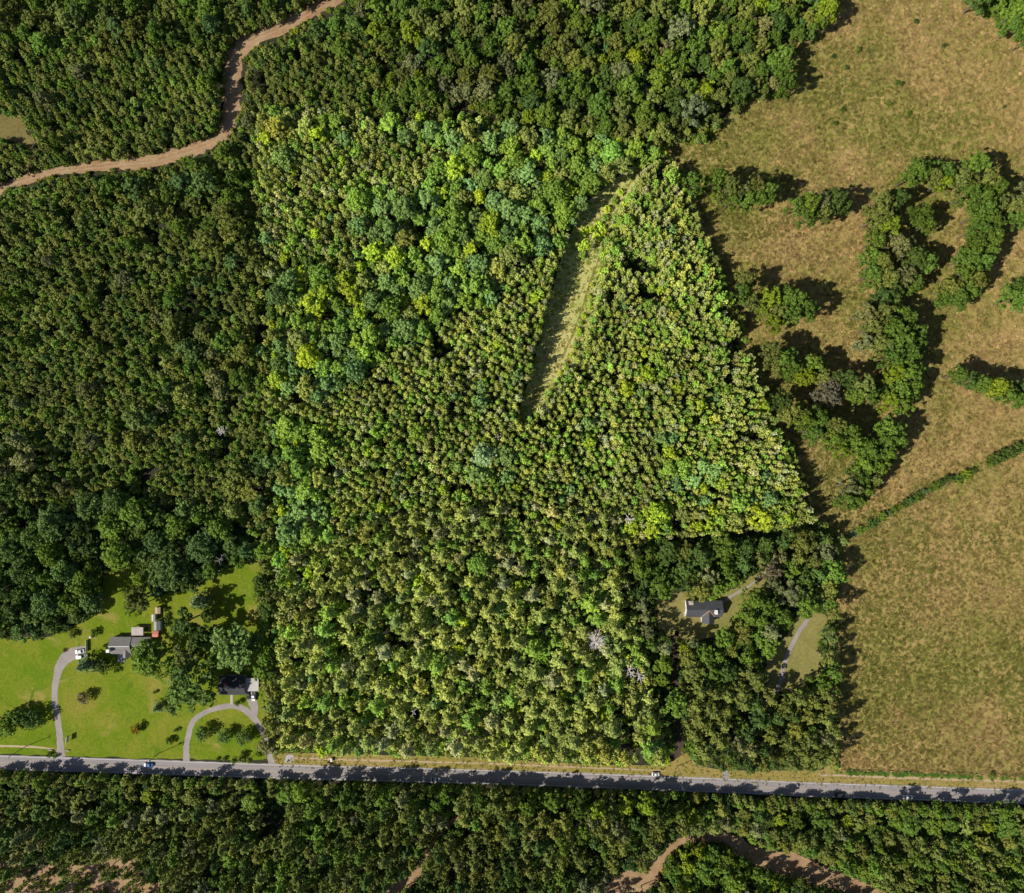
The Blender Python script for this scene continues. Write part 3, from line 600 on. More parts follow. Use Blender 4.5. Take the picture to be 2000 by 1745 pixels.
hand('around the brown grey tree', [('hardwood', 1506, 688, 18, 'olive'), ('hardwood', 1532, 700, 20, 'green'), ('hardwood', 1545, 720, 18, 'green'), ('hardwood', 1516, 712, 16, 'olive'), ('hardwood', 1592, 712, 17, 'green'), ('hardwood', 1580, 732, 16, 'yellow'), ('hardwood', 1604, 732, 15, 'olive'), ('hardwood', 1562, 738, 12, 'yellow'), ('hardwood', 1655, 738, 17, 'dark'), ('hardwood', 1688, 752, 20, 'olive'), ('hardwood', 1700, 772, 17, 'green'), ('hardwood', 1672, 772, 15, 'green'), ('hardwood', 1720, 765, 15, 'green')])
hand('in the lowest field arc', [('hardwood', 1530, 785, 18, 'dark'), ('hardwood', 1545, 808, 20, 'olive'), ('hardwood', 1568, 818, 18, 'green'), ('hardwood', 1598, 820, 20, 'green'), ('hardwood', 1590, 842, 19, 'green'), ('hardwood', 1632, 832, 18, 'olive'), ('hardwood', 1625, 855, 20, 'green'), ('hardwood', 1655, 845, 20, 'green'), ('hardwood', 1670, 865, 18, 'green'), ('hardwood', 1645, 878, 14, 'yellow'),
      ('hardwood', 1738, 838, 20, 'green'), ('hardwood', 1752, 858, 18, 'green'), ('hardwood', 1728, 862, 20, 'green'), ('hardwood', 1702, 880, 20, 'green'), ('hardwood', 1732, 886, 17, 'green'), ('hardwood', 1690, 905, 19, 'green'), ('hardwood', 1715, 912, 17, 'green'), ('hardwood', 1682, 930, 19, 'green'), ('hardwood', 1706, 936, 15, 'olive'), ('hardwood', 1660, 950, 18, 'grey'), ('hardwood', 1688, 958, 17, 'green'), ('hardwood', 1655, 976, 17, 'green'), ('hardwood', 1676, 978, 14, 'green')])
hand('at the right field edge', [('hardwood', 1982, 582, 22, 'green'), ('hardwood', 2004, 570, 20, 'green'), ('hardwood', 1872, 732, 13, 'green'), ('hardwood', 1893, 744, 15, 'dark'), ('hardwood', 1915, 750, 16, 'green'), ('hardwood', 1945, 758, 17, 'yellow'), ('hardwood', 1968, 768, 18, 'green'), ('hardwood', 1990, 775, 18, 'green'), ('hardwood', 1995, 755, 14, 'dark')])
hand('on the top field edge', [('hardwood', 1530, 140, 15, 'green'), ('hardwood', 1540, 160, 14, 'green'), ('shrub', 1460, 190, 8, 'yellow'), ('shrub', 1480, 186, 9, 'green'), ('shrub', 1500, 184, 10, 'green'), ('shrub', 1518, 183, 10, 'green'), ('shrub', 1536, 186, 8, 'green')])
hg = random.Random(77)
hand('in the field hedgerow', [('shrub', 1668+i*11.6+hg.uniform(-2, 2), 1045-i*6.9+hg.uniform(-2, 2), hg.uniform(7, 11), ['pale', 'green', 'green', 'dark', 'dark', 'green'][i % 6]) for i in range(17)]
     + [('shrub', 1876, 936, 11, 'green'), ('shrub', 1890, 928, 11, 'yellow'), ('shrub', 1902, 921, 8, 'green'), ('shrub', 1935, 902, 10, 'green'), ('shrub', 1948, 896, 12, 'dark'), ('shrub', 1962, 889, 12, 'dark'), ('shrub', 1976, 884, 13, 'dark'), ('shrub', 1992, 876, 13, 'dark'), ('shrub', 2008, 868, 12, 'dark')])
hand('alone in the dry field', [('shrub', 1752, 160, 5, 'green'), ('shrub', 1762, 163, 5, 'dark'), ('shrub', 1790, 40, 5, 'dark'), ('shrub', 1738, 203, 5, 'green'), ('shrub', 1632, 240, 5, 'green'), ('shrub', 1676, 95, 6, 'green'), ('shrub', 1654, 131, 5, 'dark'), ('shrub', 1628, 109, 5, 'dark'), ('shrub', 1845, 88, 5, 'dark'), ('shrub', 1647, 213, 6, 'green'), ('shrub', 1775, 220, 5, 'green'), ('shrub', 1962, 208, 4, 'dark')])
hand('in the clearing bush patch', [('shrub', 1140, 452, 9, 'yellow'), ('shrub', 1156, 450, 10, 'yellow'), ('shrub', 1172, 440, 9, 'yellow'), ('shrub', 1182, 425, 8, 'green'), ('shrub', 1166, 462, 9, 'yellow'), ('hardwood', 1142, 478, 11, 'yellow'), ('shrub', 1138, 498, 9, 'green'), ('shrub', 1186, 408, 8, 'yellow'), ('shrub', 1200, 392, 8, 'green'), ('shrub', 1212, 375, 7, 'yellow'), ('shrub', 1180, 452, 8, 'yellow')])
hand('by the dark roofed house', [('oak', 370, 1348, 52, 'dark', ), ('oak', 455, 1264, 46, 'blue'), ('hardwood', 530, 1345, 20, 'olive'), ('hardwood', 531, 1378, 19, 'olive'), ('hardwood', 533, 1410, 20, 'olive'), ('hardwood', 524, 1455, 19, 'grey'), ('hardwood', 512, 1310, 18, 'green'), ('hardwood', 536, 1318, 16, 'dark')])
hand('by the grey roofed house', [('oak', 292, 1288, 38, 'green'), ('hardwood', 365, 1280, 26, 'olive'), ('hardwood', 345, 1300, 20, 'green'), ('hardwood', 385, 1260, 20, 'dark'), ('hardwood', 358, 1218, 22, 'dark'), ('cedar', 383, 1178, 17, 'pale'), ('oak', 330, 1118, 38, 'blue'), ('hardwood', 275, 1132, 17, 'yellow'), ('hardwood', 268, 1168, 24, 'olive'), ('hardwood', 260, 1188, 16, 'yellow'), ('hardwood', 398, 1236, 18, 'dark'), ('hardwood', 405, 1200, 14, 'dark'), ('hardwood', 420, 1290, 18, 'dark')])
hand('left of the grass clearing', [('oak', 552, 312, 25, 'blue'), ('oak', 602, 694, 27, 'yellow'), ('hardwood', 542, 742, 17, 'yellow'), ('oak', 660, 672, 27, 'blue'), ('oak', 692, 722, 25, 'blue'), ('hardwood', 640, 748, 21, 'blue'), ('oak', 792, 640, 27, 'blue'), ('oak', 760, 600, 26, 'green'),
      ('oak', 624, 540, 26, 'green'), ('hardwood', 690, 575, 20, 'yellow'), ('oak', 542, 575, 24, 'blue'), ('oak', 700, 388, 26, 'green'), ('oak', 790, 405, 27, 'blue'), ('oak', 855, 330, 26, 'green'), ('oak', 920, 300, 26, 'green'), ('oak', 1000, 290, 26, 'green'), ('oak', 1085, 370, 26, 'green'), ('oak', 1195, 298, 24, 'green'), ('oak', 1010, 315, 22, 'green'), ('oak', 870, 470, 27, 'green'), ('oak', 960, 440, 26, 'yellow'), ('oak', 1105, 410, 24, 'green'),
      ('oak', 935, 520, 26, 'blue'), ('oak', 820, 560, 25, 'blue'), ('hardwood', 920, 485, 16, 'yellow'), ('oak', 700, 440, 22, 'blue')])
hand('in the middle pale pines', [('oak', 938, 1102, 27, 'green'), ('oak', 945, 890, 26, 'pale'), ('hardwood', 1000, 1028, 17, 'green')])
hand('on the lawn edge', [('hardwood', 508+hg.uniform(-10, 14), 1112+i*21+hg.uniform(-6, 6), hg.uniform(11, 18), ['olive', 'dark', 'green'][i % 3]) for i in range(9)])
hand('on the clearing edge', [('shrub', 1218-122*f+hg.uniform(-4, 8), 402+332*f+hg.uniform(-5, 5), hg.uniform(4, 7), ['yellow', 'yellow', 'green'][i % 3]) for i, f in enumerate([k/25 for k in range(26)])])
for i_ in range(1, len(DIRT_C)-1):
    (xa, ya), (xb, yb_) = DIRT_C[i_], DIRT_C[i_+1]
    if not (-20 < xa < 700): continue
    L_ = math.hypot(xb-xa, yb_-ya); nx_, ny_ = -(yb_-ya)/L_, (xb-xa)/L_
    hand('on the dirt road edge', [('shrub', xa+(xb-xa)*f+nx_*s_*(DIRT_W[i_]/2+hg.uniform(-2.5, 4)), ya+(yb_-ya)*f+ny_*s_*(DIRT_W[i_]/2+hg.uniform(-2.5, 4)), hg.uniform(2.5, 6), hg.choice(['green', 'olive', 'yellow'])) for f in [hg.random() for _ in range(int(L_/16)+1)] for s_ in (-1, 1)])
LAWNT = [  # species, x, y, r, look, label
    ('cedar', 160, 1303, 15, 'pale', 'pale grey green feathery evergreen at the bend of the gravel driveway'), ('smalltree', 200, 1302, 16, 'dark', 'dark round tree shading the front of the grey roofed house'), ('shrub', 186, 1304, 10, 'dark', 'dark shrub between the pale evergreen and the round front tree'), ('shrub', 226, 1312, 6, 'green', 'low green bush before the porch of the grey roofed house'),
    ('smalltree', 160, 1365, 12, 'brown', 'lone brown grey tree on the front lawn right of the gravel driveway'), ('shrub', 263, 1424, 11, 'gold', 'golden leaved bush alone on the front lawn'), ('cedar', 305, 1385, 10, 'pale', 'small pale evergreen at the left of the big dark oak'), ('shrub', 330, 1448, 8, 'dark', 'small dark bush on the lawn between the two driveways'), ('shrub', 343, 1428, 5, 'dark', 'tiny shrub left of the horseshoe driveway entrance'), ('shrub', 301, 1353, 4, 'dark', 'tiny round shrub in the open lawn left of the big oak'),
    ('smalltree', 393, 1436, 15, 'blue', 'leftmost of three blue green trees inside the horseshoe driveway'), ('smalltree', 436, 1440, 14, 'blue', 'middle of three blue green trees inside the horseshoe driveway'), ('smalltree', 474, 1443, 15, 'blue', 'rightmost of three blue green trees inside the horseshoe driveway'),
    ('smalltree', 8, 1420, 24, 'green', 'bright green tree at the left edge of the lawn'), ('smalltree', 58, 1410, 19, 'dark', 'dark tree right of the bright green one at the left lawn edge'), ('smalltree', 32, 1405, 18, 'dark', 'dark tree between its two neighbours at the left lawn edge'), ('shrub', 206, 1263, 6, 'dark', 'round bush left of the grey roofed house'), ('shrub', 183, 1236, 8, 'dark', 'dark shrub on the back lawn above the fence panel'), ('shrub', 140, 1240, 8, 'olive', 'olive shrub above the brush pile'), ('shrub', 128, 1228, 9, 'dark', 'dark shrub at the top of the driveway end'),
    ('shrub', 323, 1193, 5, 'green', 'topmost of the four hedge bushes right of the sheds'), ('shrub', 325, 1203, 5, 'dark', 'second of the four hedge bushes right of the sheds'), ('shrub', 325, 1212, 5, 'dark', 'third of the four hedge bushes right of the sheds'), ('shrub', 325, 1221, 5, 'dark', 'lowest of the four hedge bushes right of the sheds'),
    ('smalltree', 462, 1375, 6, 'green', 'little green tree in front of the dark roofed house'),
    ('oak', 1620, 768, 30, 'brown', 'large round brown grey tree among the green field trees'),
]
for sp, x, y, r, look, lab in LAWNT: HAND.append((sp, x, y, r, look, 'LABEL:'+lab))
hand('over the metal roofed house', [('hardwood', 1370, 1152, 22, 'olive'), ('hardwood', 1400, 1150, 20, 'green'), ('hardwood', 1385, 1128, 20, 'grey'), ('hardwood', 1432, 1130, 18, 'green'), ('hardwood', 1506, 1112, 20, 'brown'), ('hardwood', 1512, 1138, 15, 'grey'), ('hardwood', 1478, 1172, 22, 'green'), ('hardwood', 1498, 1180, 20, 'green'), ('hardwood', 1460, 1204, 22, 'green'), ('hardwood', 1490, 1212, 20, 'green'), ('hardwood', 1448, 1238, 20, 'olive'), ('hardwood', 1572, 1180, 24, 'green'), ('hardwood', 1352, 1255, 11, 'pale'), ('hardwood', 1334, 1262, 11, 'yellow')])

for sp, x, y, r, look, phrase in HAND:
    k = 1.0
    TREES.append(dict(sp=sp, px=x, py=y, r=r, look=look, highlit=bool(inside(PARCEL, x, y)), phrase=phrase, hand=True)); put(x, y, r*0.92)

for x, y, r in ((1163, 1252, 17), (1231, 1313, 12), (1249, 1322, 12), (1228, 1014, 12), (808, 1391, 7), (973, 855, 9), (431, 842, 9), (1362, 148, 20), (1300, 214, 16), (430, 1094, 9)): put(x, y, r)
g = random.Random(4242)
for zi, (name, phrase, mixes, filler) in enumerate(ZN):
    cells = np.argwhere(Z == zi)
    if not len(cells): continue
    area = len(cells)*ST*ST
    jobs = [(m[0], m[2], m[3], m[4], m[1]) for m in mixes]
    if filler: jobs.append((filler[0], filler[1], filler[2], filler[3], None))
    jobs.sort(key=lambda j: -j[2] if j[4] else 0)
    for sp, rmin, rmax, looks, share in jobs:
        rm = (rmin+rmax)/2
        if share: want = int(area*share/(math.pi*rm*rm*0.72)); tries = want*22
        else: want = 10**9; tries = int(area/(rm*rm)*5.0)
        f = 0.72 if sp in ('hardwood', 'oak') else 0.78 if sp == 'pine' else 0.66
        got = 0
        for _ in range(tries):
            c = cells[g.randrange(len(cells))]
            px = X0+(c[1]+g.random())*ST; py = Y0+(c[0]+g.random())*ST
            if not share and sp == 'youngpine':
                ra = 1.15 if px < 520 or px > 1080 else 0.55; ca, sa = math.cos(ra), math.sin(ra)
                u, v = px*ca+py*sa, -px*sa+py*ca; v = round(v/13.5)*13.5+g.gauss(0, 2.6); px, py = u*ca-v*sa, u*sa+v*ca
                if zid(px, py) != zi: continue
            gap = vn4(px, py)
            if gap < 0.16 and not (sp == 'shrub'): continue
            r = rmin+(rmax-rmin)*g.random()**(1.0 if share else 1.3)
            e = r*0.55
            if zid(px+e, py) < 0 or zid(px-e, py) < 0 or zid(px, py+e) < 0 or zid(px, py-e) < 0: continue
            if not near_ok(px, py, r, f): continue
            put(px, py, r); got += 1
            TREES.append(dict(sp=sp, px=px, py=py, r=r, look=pick(looks, g), highlit=bool(inside(PARCEL, px+g.gauss(0, 5), py+g.gauss(0, 5))), phrase=phrase, hand=False))
            if got >= want: break

for _ in range(26000):
    px, py = g.uniform(X0, X1), g.uniform(Y0, Y1)
    if zid(px, py) < 0: continue
    r = g.uniform(3.5, 7)
    if not near_ok(px, py, r, 0.62): continue
    put(px, py, r); TREES.append(dict(sp='shrub', px=px, py=py, r=r, look=pick({'green': 3, 'dark': 2, 'yellow': 1, 'olive': 1}, g), highlit=bool(inside(PARCEL, px, py)), phrase='under the woods', hand=False))
# finish each tree: size, base position (the crown's photo position is that of its upper half)
for t in TREES:
    sp = SPEC[t['sp']]; rm = t['r']*S; g = rng
    if t['sp'] == 'hardwood': h = 7.0+1.7*rm+g.uniform(-1, 1.5)
    elif t['sp'] == 'oak': h = 11+0.8*rm+g.uniform(-1, 1)
    elif t['sp'] == 'pine': h = 11.5+1.7*rm+g.uniform(-1.5, 2)
    elif t['sp'] == 'youngpine': h = (8.6 if t['highlit'] else 4.6)+1.9*rm+g.uniform(-1.4, 1.6)+(1.8 if t['highlit'] and (960 < t['px'] < 1130 and t['py'] > 380 or t['px'] > 1300) else 0)
    elif t['sp'] == 'cedar': h = 3.2*rm
    elif t['sp'] == 'smalltree': h = 1.7*rm+0.8
    else: h = 1.3*rm+0.5
    if t['hand'] and t['sp'] == 'hardwood' and 1300 < t['px'] and t['py'] < 1000: h *= 1.36; rm *= 1.13
    if t['phrase'] == 'in the roadside front row' and (t['px'] < 560 or t['px'] > 1400): h *= 0.62
    if t['phrase'] in ('in woods below the road', 'in the lower right woods') and t['py'] < road_y(t['px'])+125 and (t['px'] < 560 or t['px'] > 1400): h *= 0.74
    if not t['hand']: h *= 0.80+0.36*vn4(t['px']+500, t['py']+300)
    t['h'] = h
    k = S*(1-0.7*h/CAMH)
    t['x'] = (t['px']-1000)*k; t['y'] = (872.5-t['py'])*k; t['rm'] = rm*(1-0.7*h/CAMH)*(1.14 if t['sp'] == 'oak' else 1.22 if t['sp'] == 'hardwood' else 1.15 if t['sp'] == 'smalltree' else 1.12)
    t['var'] = g.randrange(len(sp['crowns'])); t['rot'] = g.uniform(0, 6.283)
    t['tint'] = tint_for(t['look'], t['highlit'], g, 0.78 if t['hand'] and t['px'] > 1330 and t['py'] < 1010 else 0.78+0.42*vn5(t['px'], t['py']))
    t['kind'] = {'hardwood': 'broadleaf_tree', 'oak': 'broadleaf_tree', 'smalltree': 'broadleaf_tree', 'pine': 'pine_tree', 'youngpine': 'pine_tree', 'cedar': 'pine_tree', 'shrub': 'shrub'}[t['sp']]

# ------------------------------------------------------------------ individuals (the 300 largest of each kind) and the rest as one mass each
NOUN = {'hardwood': 'tree', 'smalltree': 'small tree', 'oak': 'oak', 'pine': 'pine', 'youngpine': 'young pine', 'cedar': 'evergreen', 'shrub': 'shrub'}
GROUP = {'broadleaf_tree': 'broadleaf trees', 'pine_tree': 'pine trees', 'shrub': 'shrubs and bushes'}
CATG = {'broadleaf_tree': 'tree', 'pine_tree': 'pine tree', 'shrub': 'shrub'}
SRC = {}
def tree_object(t):
    sp = SPEC[t['sp']]
    if t['phrase'].startswith('LABEL:'): lab = t['phrase'][6:]
    else:
        lab = '%s %s %s, %.1f%% across, %.1f%% down' % (LOOK[t['look']][0], NOUN[t['sp']], t['phrase'], t['px']/20.0, t['py']/17.45)
    root = thing(t['kind'], lab, CATG[t['kind']], (t['x'], t['y'], 0.0), t['rot'], GROUP[t['kind']])
    kr = t['rm']/sp['r']; kh = t['h']/sp['h']
    for nm, me in (('trunk', sp['trunks'][0]), ('crown', sp['crowns'][t['var']])):
        o = bpy.data.objects.new(nm, me); COL.objects.link(o); o.parent = root
        o.scale = (kr, kr, kh)
        if nm == 'crown':
            o['tint'] = [float(c) for c in t['tint']]
            SRC.setdefault((t['sp'], t['var']), (o, root.children[0] if root.children else None))
    tr = [c for c in root.children if c.name.startswith('trunk')]
    return root

byk = {}
for t in TREES: byk.setdefault(t['kind'], []).append(t)
STUFF = {}
for k, lst in byk.items():
    vis = [t for t in lst if -t['r']*0.4 < t['px'] < 2000+t['r']*0.4 and -t['r']*0.4 < t['py'] < 1745+t['r']*0.4]
    vis.sort(key=lambda t: (not (t['hand']), -t['r']))
    hands = [t for t in vis if t['hand']]; rest = sorted([t for t in vis if not t['hand']], key=lambda t: -t['r'])
    ind = (hands + rest)[:300]
    ids = set(id(t) for t in ind)
    for t in ind: tree_object(t)
    STUFF[k] = [t for t in lst if id(t) not in ids]
print('TREES', {k: (len(v), len(STUFF[k])) for k, v in byk.items()})

def scatter(name, label, cat, items, protos):
    """one object: points carrying scale / turn / tint, each showing one tree of its species and variant"""
    keys = sorted(protos)
    n = len(items)
    me = bpy.data.meshes.new(name); me.vertices.add(n)
    me.vertices.foreach_set('co', np.array([[t['x'], t['y'], 0.0] for t in items], np.float32).ravel())
    a = me.attributes.new('which', 'INT', 'POINT'); a.data.foreach_set('value', np.array([keys.index((t['sp'], t['var'])) for t in items], np.int32))
    a = me.attributes.new('turn', 'FLOAT_VECTOR', 'POINT'); a.data.foreach_set('vector', np.array([[0, 0, t['rot']] for t in items], np.float32).ravel())
    a = me.attributes.new('size', 'FLOAT_VECTOR', 'POINT'); a.data.foreach_set('vector', np.array([[t['kr'], t['kr'], t['kh']] for t in items], np.float32).ravel())
    a = me.attributes.new('tint', 'FLOAT_COLOR', 'POINT'); a.data.foreach_set('color', np.array([[*t['tint'], 1] for t in items], np.float32).ravel())
    o = link(name, me); tag(o, label, cat, kind='stuff')
    ng = bpy.data.node_groups.new(name, 'GeometryNodeTree')
    ng.interface.new_socket('Geometry', in_out='INPUT', socket_type='NodeSocketGeometry'); ng.interface.new_socket('Geometry', in_out='OUTPUT', socket_type='NodeSocketGeometry')
    N, Lk = ng.nodes, ng.links
    gi = N.new('NodeGroupInput'); go = N.new('NodeGroupOutput'); jn = N.new('GeometryNodeJoinGeometry')
    def attr(nm, ty):
        q = N.new('GeometryNodeInputNamedAttribute'); q.data_type = ty; q.inputs['Name'].default_value = nm
        return [s for s in q.outputs if s.enabled and s.name == 'Attribute'][0]
    aw, at, az = attr('which', 'INT'), attr('turn', 'FLOAT_VECTOR'), attr('size', 'FLOAT_VECTOR')
    for i, key in enumerate(keys):
        jj = N.new('GeometryNodeJoinGeometry')
        for src in protos[key]:
            oi = N.new('GeometryNodeObjectInfo'); oi.transform_space = 'ORIGINAL'; oi.inputs['Object'].default_value = src
            oi.inputs['As Instance'].default_value = False
            Lk.new(oi.outputs['Geometry'], jj.inputs[0])
        gt = N.new('GeometryNodeGeometryToInstance'); Lk.new(jj.outputs[0], gt.inputs[0])
        cmp_ = N.new('FunctionNodeCompare'); cmp_.data_type = 'INT'; cmp_.operation = 'EQUAL'
        ins = [s for s in cmp_.inputs if s.enabled]
        Lk.new(aw, ins[0]); ins[1].default_value = i
        ip = N.new('GeometryNodeInstanceOnPoints')
        Lk.new(gi.outputs[0], ip.inputs['Points']); Lk.new(cmp_.outputs[0], ip.inputs['Selection']); Lk.new(gt.outputs[0], ip.inputs['Instance'])
        er = N.new('FunctionNodeEulerToRotation'); Lk.new(at, er.inputs[0]); Lk.new(er.outputs[0], ip.inputs['Rotation']); Lk.new(az, ip.inputs['Scale'])
        Lk.new(ip.outputs[0], jn.inputs[0])
    Lk.new(jn.outputs[0], go.inputs[0])
    md = o.modifiers.new('scatter', 'NODES'); md.node_group = ng
    return o

PROTO = {}
for (sp, var), (crown, _) in SRC.items():
    trunk = [c for c in crown.parent.children if c.name.split('.')[0] == 'trunk'][0]
    PROTO[(sp, var)] = [crown, trunk]
for k, items in STUFF.items():
    for t in items:
        sp = SPEC[t['sp']]; t['kr'] = t['rm']/sp['r']; t['kh'] = t['h']/sp['h']
    items = [t for t in items]
    need = set((t['sp'], t['var']) for t in items)
    for key in need - set(PROTO):            # a variant with no single tree of its own yet: stand in one of the smaller trees
        t = next(t for t in items if (t['sp'], t['var']) == key and 0 < t['px'] < 2000 and 0 < t['py'] < 1745)
        root = tree_object(t); items.remove(t)
        crown = [c for c in root.children if c.name.split('.')[0] == 'crown'][0]; trunk = [c for c in root.children if c.name.split('.')[0] == 'trunk'][0]
        PROTO[key] = [crown, trunk]
    nm, lab, cat = {'broadleaf_tree': ('broadleaf_woodland', 'smaller broadleaf trees filling the woods between the big crowns', 'woodland'),
                    'pine_tree': ('pine_forest', 'dense mass of small pines covering the plantation stands', 'pine forest'),
                    'shrub': ('undergrowth', 'low green undergrowth filling gaps between the trees', 'undergrowth')}[k]
    scatter(nm, lab, cat, items, {q: PROTO[q] for q in set((t['sp'], t['var']) for t in items)})

# ------------------------------------------------------------------ grass tufts in the fields (uncountable)
def tuft_mesh(name, seed, nblade=18, r=0.55, h=0.34):
    g = random.Random(seed); C = []; Rd = []
    V = []; F = []
    for i in range(nblade):
        a = g.uniform(0, 6.283); q = r*math.sqrt(g.random()); x, y = q*math.cos(a), q*math.sin(a)
        b = g.gauss(0, 0.7); l = h*g.uniform(0.6, 1.2); wd = 0.085*g.uniform(0.7, 1.4); le = l*g.uniform(0.7, 1.9)
        dx, dy = math.cos(b), math.sin(b); o = len(V)
        V += [(x-dy*wd, y+dx*wd, 0), (x+dy*wd, y-dx*wd, 0), (x+dy*wd*.7+dx*le*.6, y-dx*wd*.7+dy*le*.6, l*.75), (x+dx*le, y+dy*le, l), (x-dy*wd*.7+dx*le*.6, y+dx*wd*.7+dy*le*.6, l*.75)]
        F.append((o, o+1, o+2, o+3, o+4))
    me = bpy.data.meshes.new(name); me.from_pydata(V, [], F); me.update()
    at = me.attributes.new('leafvar', 'FLOAT', 'POINT')
    at.data.foreach_set('value', np.repeat([g.random() for _ in range(nblade)], 5).astype(np.float32))
    me.materials.append(M['grassblade']); return me

GP = {}
for v in range(3):
    # the source tufts are ordinary clumps standing in the field
    o = link('grass_tuft', tuft_mesh('grass_tuft', 300+v)); o.location = P(1780+v*6, 640+v*14)
    tag(o, 'single clump of dry grass in the field between the tree rows', 'grass tuft', 'dry grass clumps'); o['tint'] = [0.2, 0.17, 0.07]
    GP[('grass', v)] = [o]
def grass_items(poly, n, cols, g, smin, smax, avoid=None, field=False):
    xs = [p[0] for p in poly]; ys = [p[1] for p in poly]; out = []
    x0, x1, y0, y1 = max(min(xs), -60), min(max(xs), 2060), max(min(ys), -60), min(max(ys), 1800)
    X = np.array([g.uniform(x0, x1) for _ in range(n)]); Y = np.array([g.uniform(y0, y1) for _ in range(n)])
    ok = inside(poly, X, Y)
    if avoid: ok &= ~inside(avoid, X, Y)
    for x, y in zip(X[ok], Y[ok]):
        q = 0.58*vn1(x, y)+0.33*vn2(x, y)+0.09*vn3(x, y)+g.gauss(0, 0.11)
        if field:
            q += 0.045*math.sin(math.hypot(x-1500, y-1180)/4.2+3*vn2(x, y)) if y > 900 else 0.03*math.sin((0.35*x+y)/4.5+4*vn1(x, y))
            if 1330 < x < 1690 and 330 < y < 1010: q -= 0.09
            if 1670 < x < 1720 and 380 < y < 760 or (x > 1720 and 760 < y < 900): q += 0.10
            q += 0.22*max(0, 1-math.hypot((x-1920)/150, (y-1140)/70))+0.20*max(0, 1-math.hypot((x-1650)/60, (y-330)/90))+0.2*max(0, 1-math.hypot((x-1860)/150, (y-40)/60))
        u = min(1.999, max(0, (q-0.30)/0.36*2)); ca, cb = cols[int(u)], cols[int(u)+1]; u -= int(u); c = tuple(a_*(1-u)+b_*u for a_, b_ in zip(ca, cb))
        kk = math.exp(g.gauss(0, 0.13)); p = P(x, y)
        s = g.uniform(smin, smax)
        out.append(dict(sp='grass', var=g.randrange(3), x=p.x, y=p.y, rot=6.283*(vn3(x+900, y)*1.0+vn1(x, y+700)*0.5)*0.6+g.gauss(0, 1.3), kr=s, kh=s*g.uniform(0.7, 1.3), tint=tuple(c_*kk for c_ in c)))
    return out
gg = random.Random(9)
items = grass_items(FIELD, 84000, [(0.182, 0.186, 0.040), (0.288, 0.228, 0.074), (0.385, 0.264, 0.116)], gg, 0.7, 1.6, CORNER, True)
items += grass_items(CLEAR, 3800, [(0.28, 0.33, 0.05), (0.37, 0.36, 0.085), (0.43, 0.36, 0.12)], gg, 0.7, 1.5)
items += grass_items(VERGE_N, 3500, [(0.20, 0.2, 0.04), (0.25, 0.22, 0.06), (0.30, 0.24, 0.10)], gg, 0.5, 1.0)
scatter('field_grass', 'tall dry grass covering the field, the clearing and the verge', 'grass', items, GP)
# ------------------------------------------------------------------ weeds in the ditch
W = []
for i in range(420):
    x = gg.uniform(1630, 2060); 
    if gg.random() > (0.95 if 1660 < x < 1900 else 0.35): continue
    y = 1506+(x-1640)*0.036+gg.gauss(0, 2.0)+2
    p = P(x, y); s = gg.uniform(0.25, 0.6); kk = math.exp(gg.gauss(0, .2))
    W.append(dict(sp='shrub', var=gg.randrange(5), x=p.x, y=p.y, rot=gg.uniform(0, 6), kr=s, kh=s*0.5, tint=(0.10*kk, 0.19*kk, 0.03*kk)))
wk = set((t['sp'], t['var']) for t in W)
scatter('ditch_weeds', 'bright green weeds growing along the ditch by the road', 'weeds', W, {q: PROTO[q] for q in wk})

# ------------------------------------------------------------------ dead trees
def dead_tree(name, label, px, py, h, spread, n, mat, seed, lying=None, group=None):
    g = random.Random(seed); base = P(px, py, h*0.75); base.z = 0
    root = thing(name, label, 'dead tree', base, g.uniform(0, 6), group)
    t = MB(); t.tube([(0, 0, -0.1), (0.1, 0, h*.4), (0, .15, h*.75), (0.1, 0, h)], [.28, .2, .13, .04], 7)
    b = MB()
    for i in range(n):
        z = h*(0.45+0.5*i/n); a = 2.4*i+g.uniform(-.4, .4); l = spread*(1.1-0.5*i/n)*g.uniform(.7, 1.1); up = g.uniform(.15, .5)*l
        m1 = Vector((l*.5*math.cos(a), l*.5*math.sin(a), z+up*.5)); e = Vector((l*math.cos(a+.15), l*math.sin(a+.15), z+up))
        b.tube([(0, 0, z), m1, e], [.13, .09, .03], 5)
        for j in range(3):
            s_ = m1.lerp(e, g.random()*.8); aa = a+g.choice([-1, 1])*g.uniform(.4, .9); ll = l*g.uniform(.2, .4)
            b.tube([s_, s_+Vector((ll*math.cos(aa), ll*math.sin(aa), ll*g.uniform(-.1, .4)))], [.07, .025], 4)
    part('trunk', t, mat, root); part('branches', b, mat, root)
    if lying is not None:
        root.rotation_euler = (0, R(84), lying); root.location = P(px, py); root.location.z = 3.5
    return root
dead_tree('dead_tree', 'large dead tree of pinkish white bare branches near the foot of the pale woods', 1163, 1252, 20, 5.2, 46, 'deadwood', 1)
dead_tree('dead_tree', 'white bare dead tree left of its twin in the pale woods', 1231, 1313, 19, 3.4, 14, 'deadwood', 2)
dead_tree('dead_tree', 'white bare dead tree right of its twin in the pale woods', 1249, 1322, 19, 3.2, 13, 'deadwood', 3)
dead_tree('dead_tree', 'bare dead tree above the wooded house lot', 1228, 1014, 15, 3.2, 13, 'deadwood', 4)
dead_tree('dead_tree', 'small bare dead tree among the tall pines above the verge', 808, 1391, 20, 1.8, 10, 'deadwood', 5)
dead_tree('dead_tree', 'small bare dead tree at the foot of the clearing', 973, 855, 13, 2.2, 10, 'deadwood', 6)
dead_tree('dead_tree', 'greyish pink dead tree in the dark young pines at the left', 431, 842, 13, 2.4, 20, 'deadwood', 7)
dead_tree('fallen_tree', 'fallen grey tree across the edge of the upper right woods', 1362, 148, 15, 4.0, 16, 'greywood', 8, R(8))
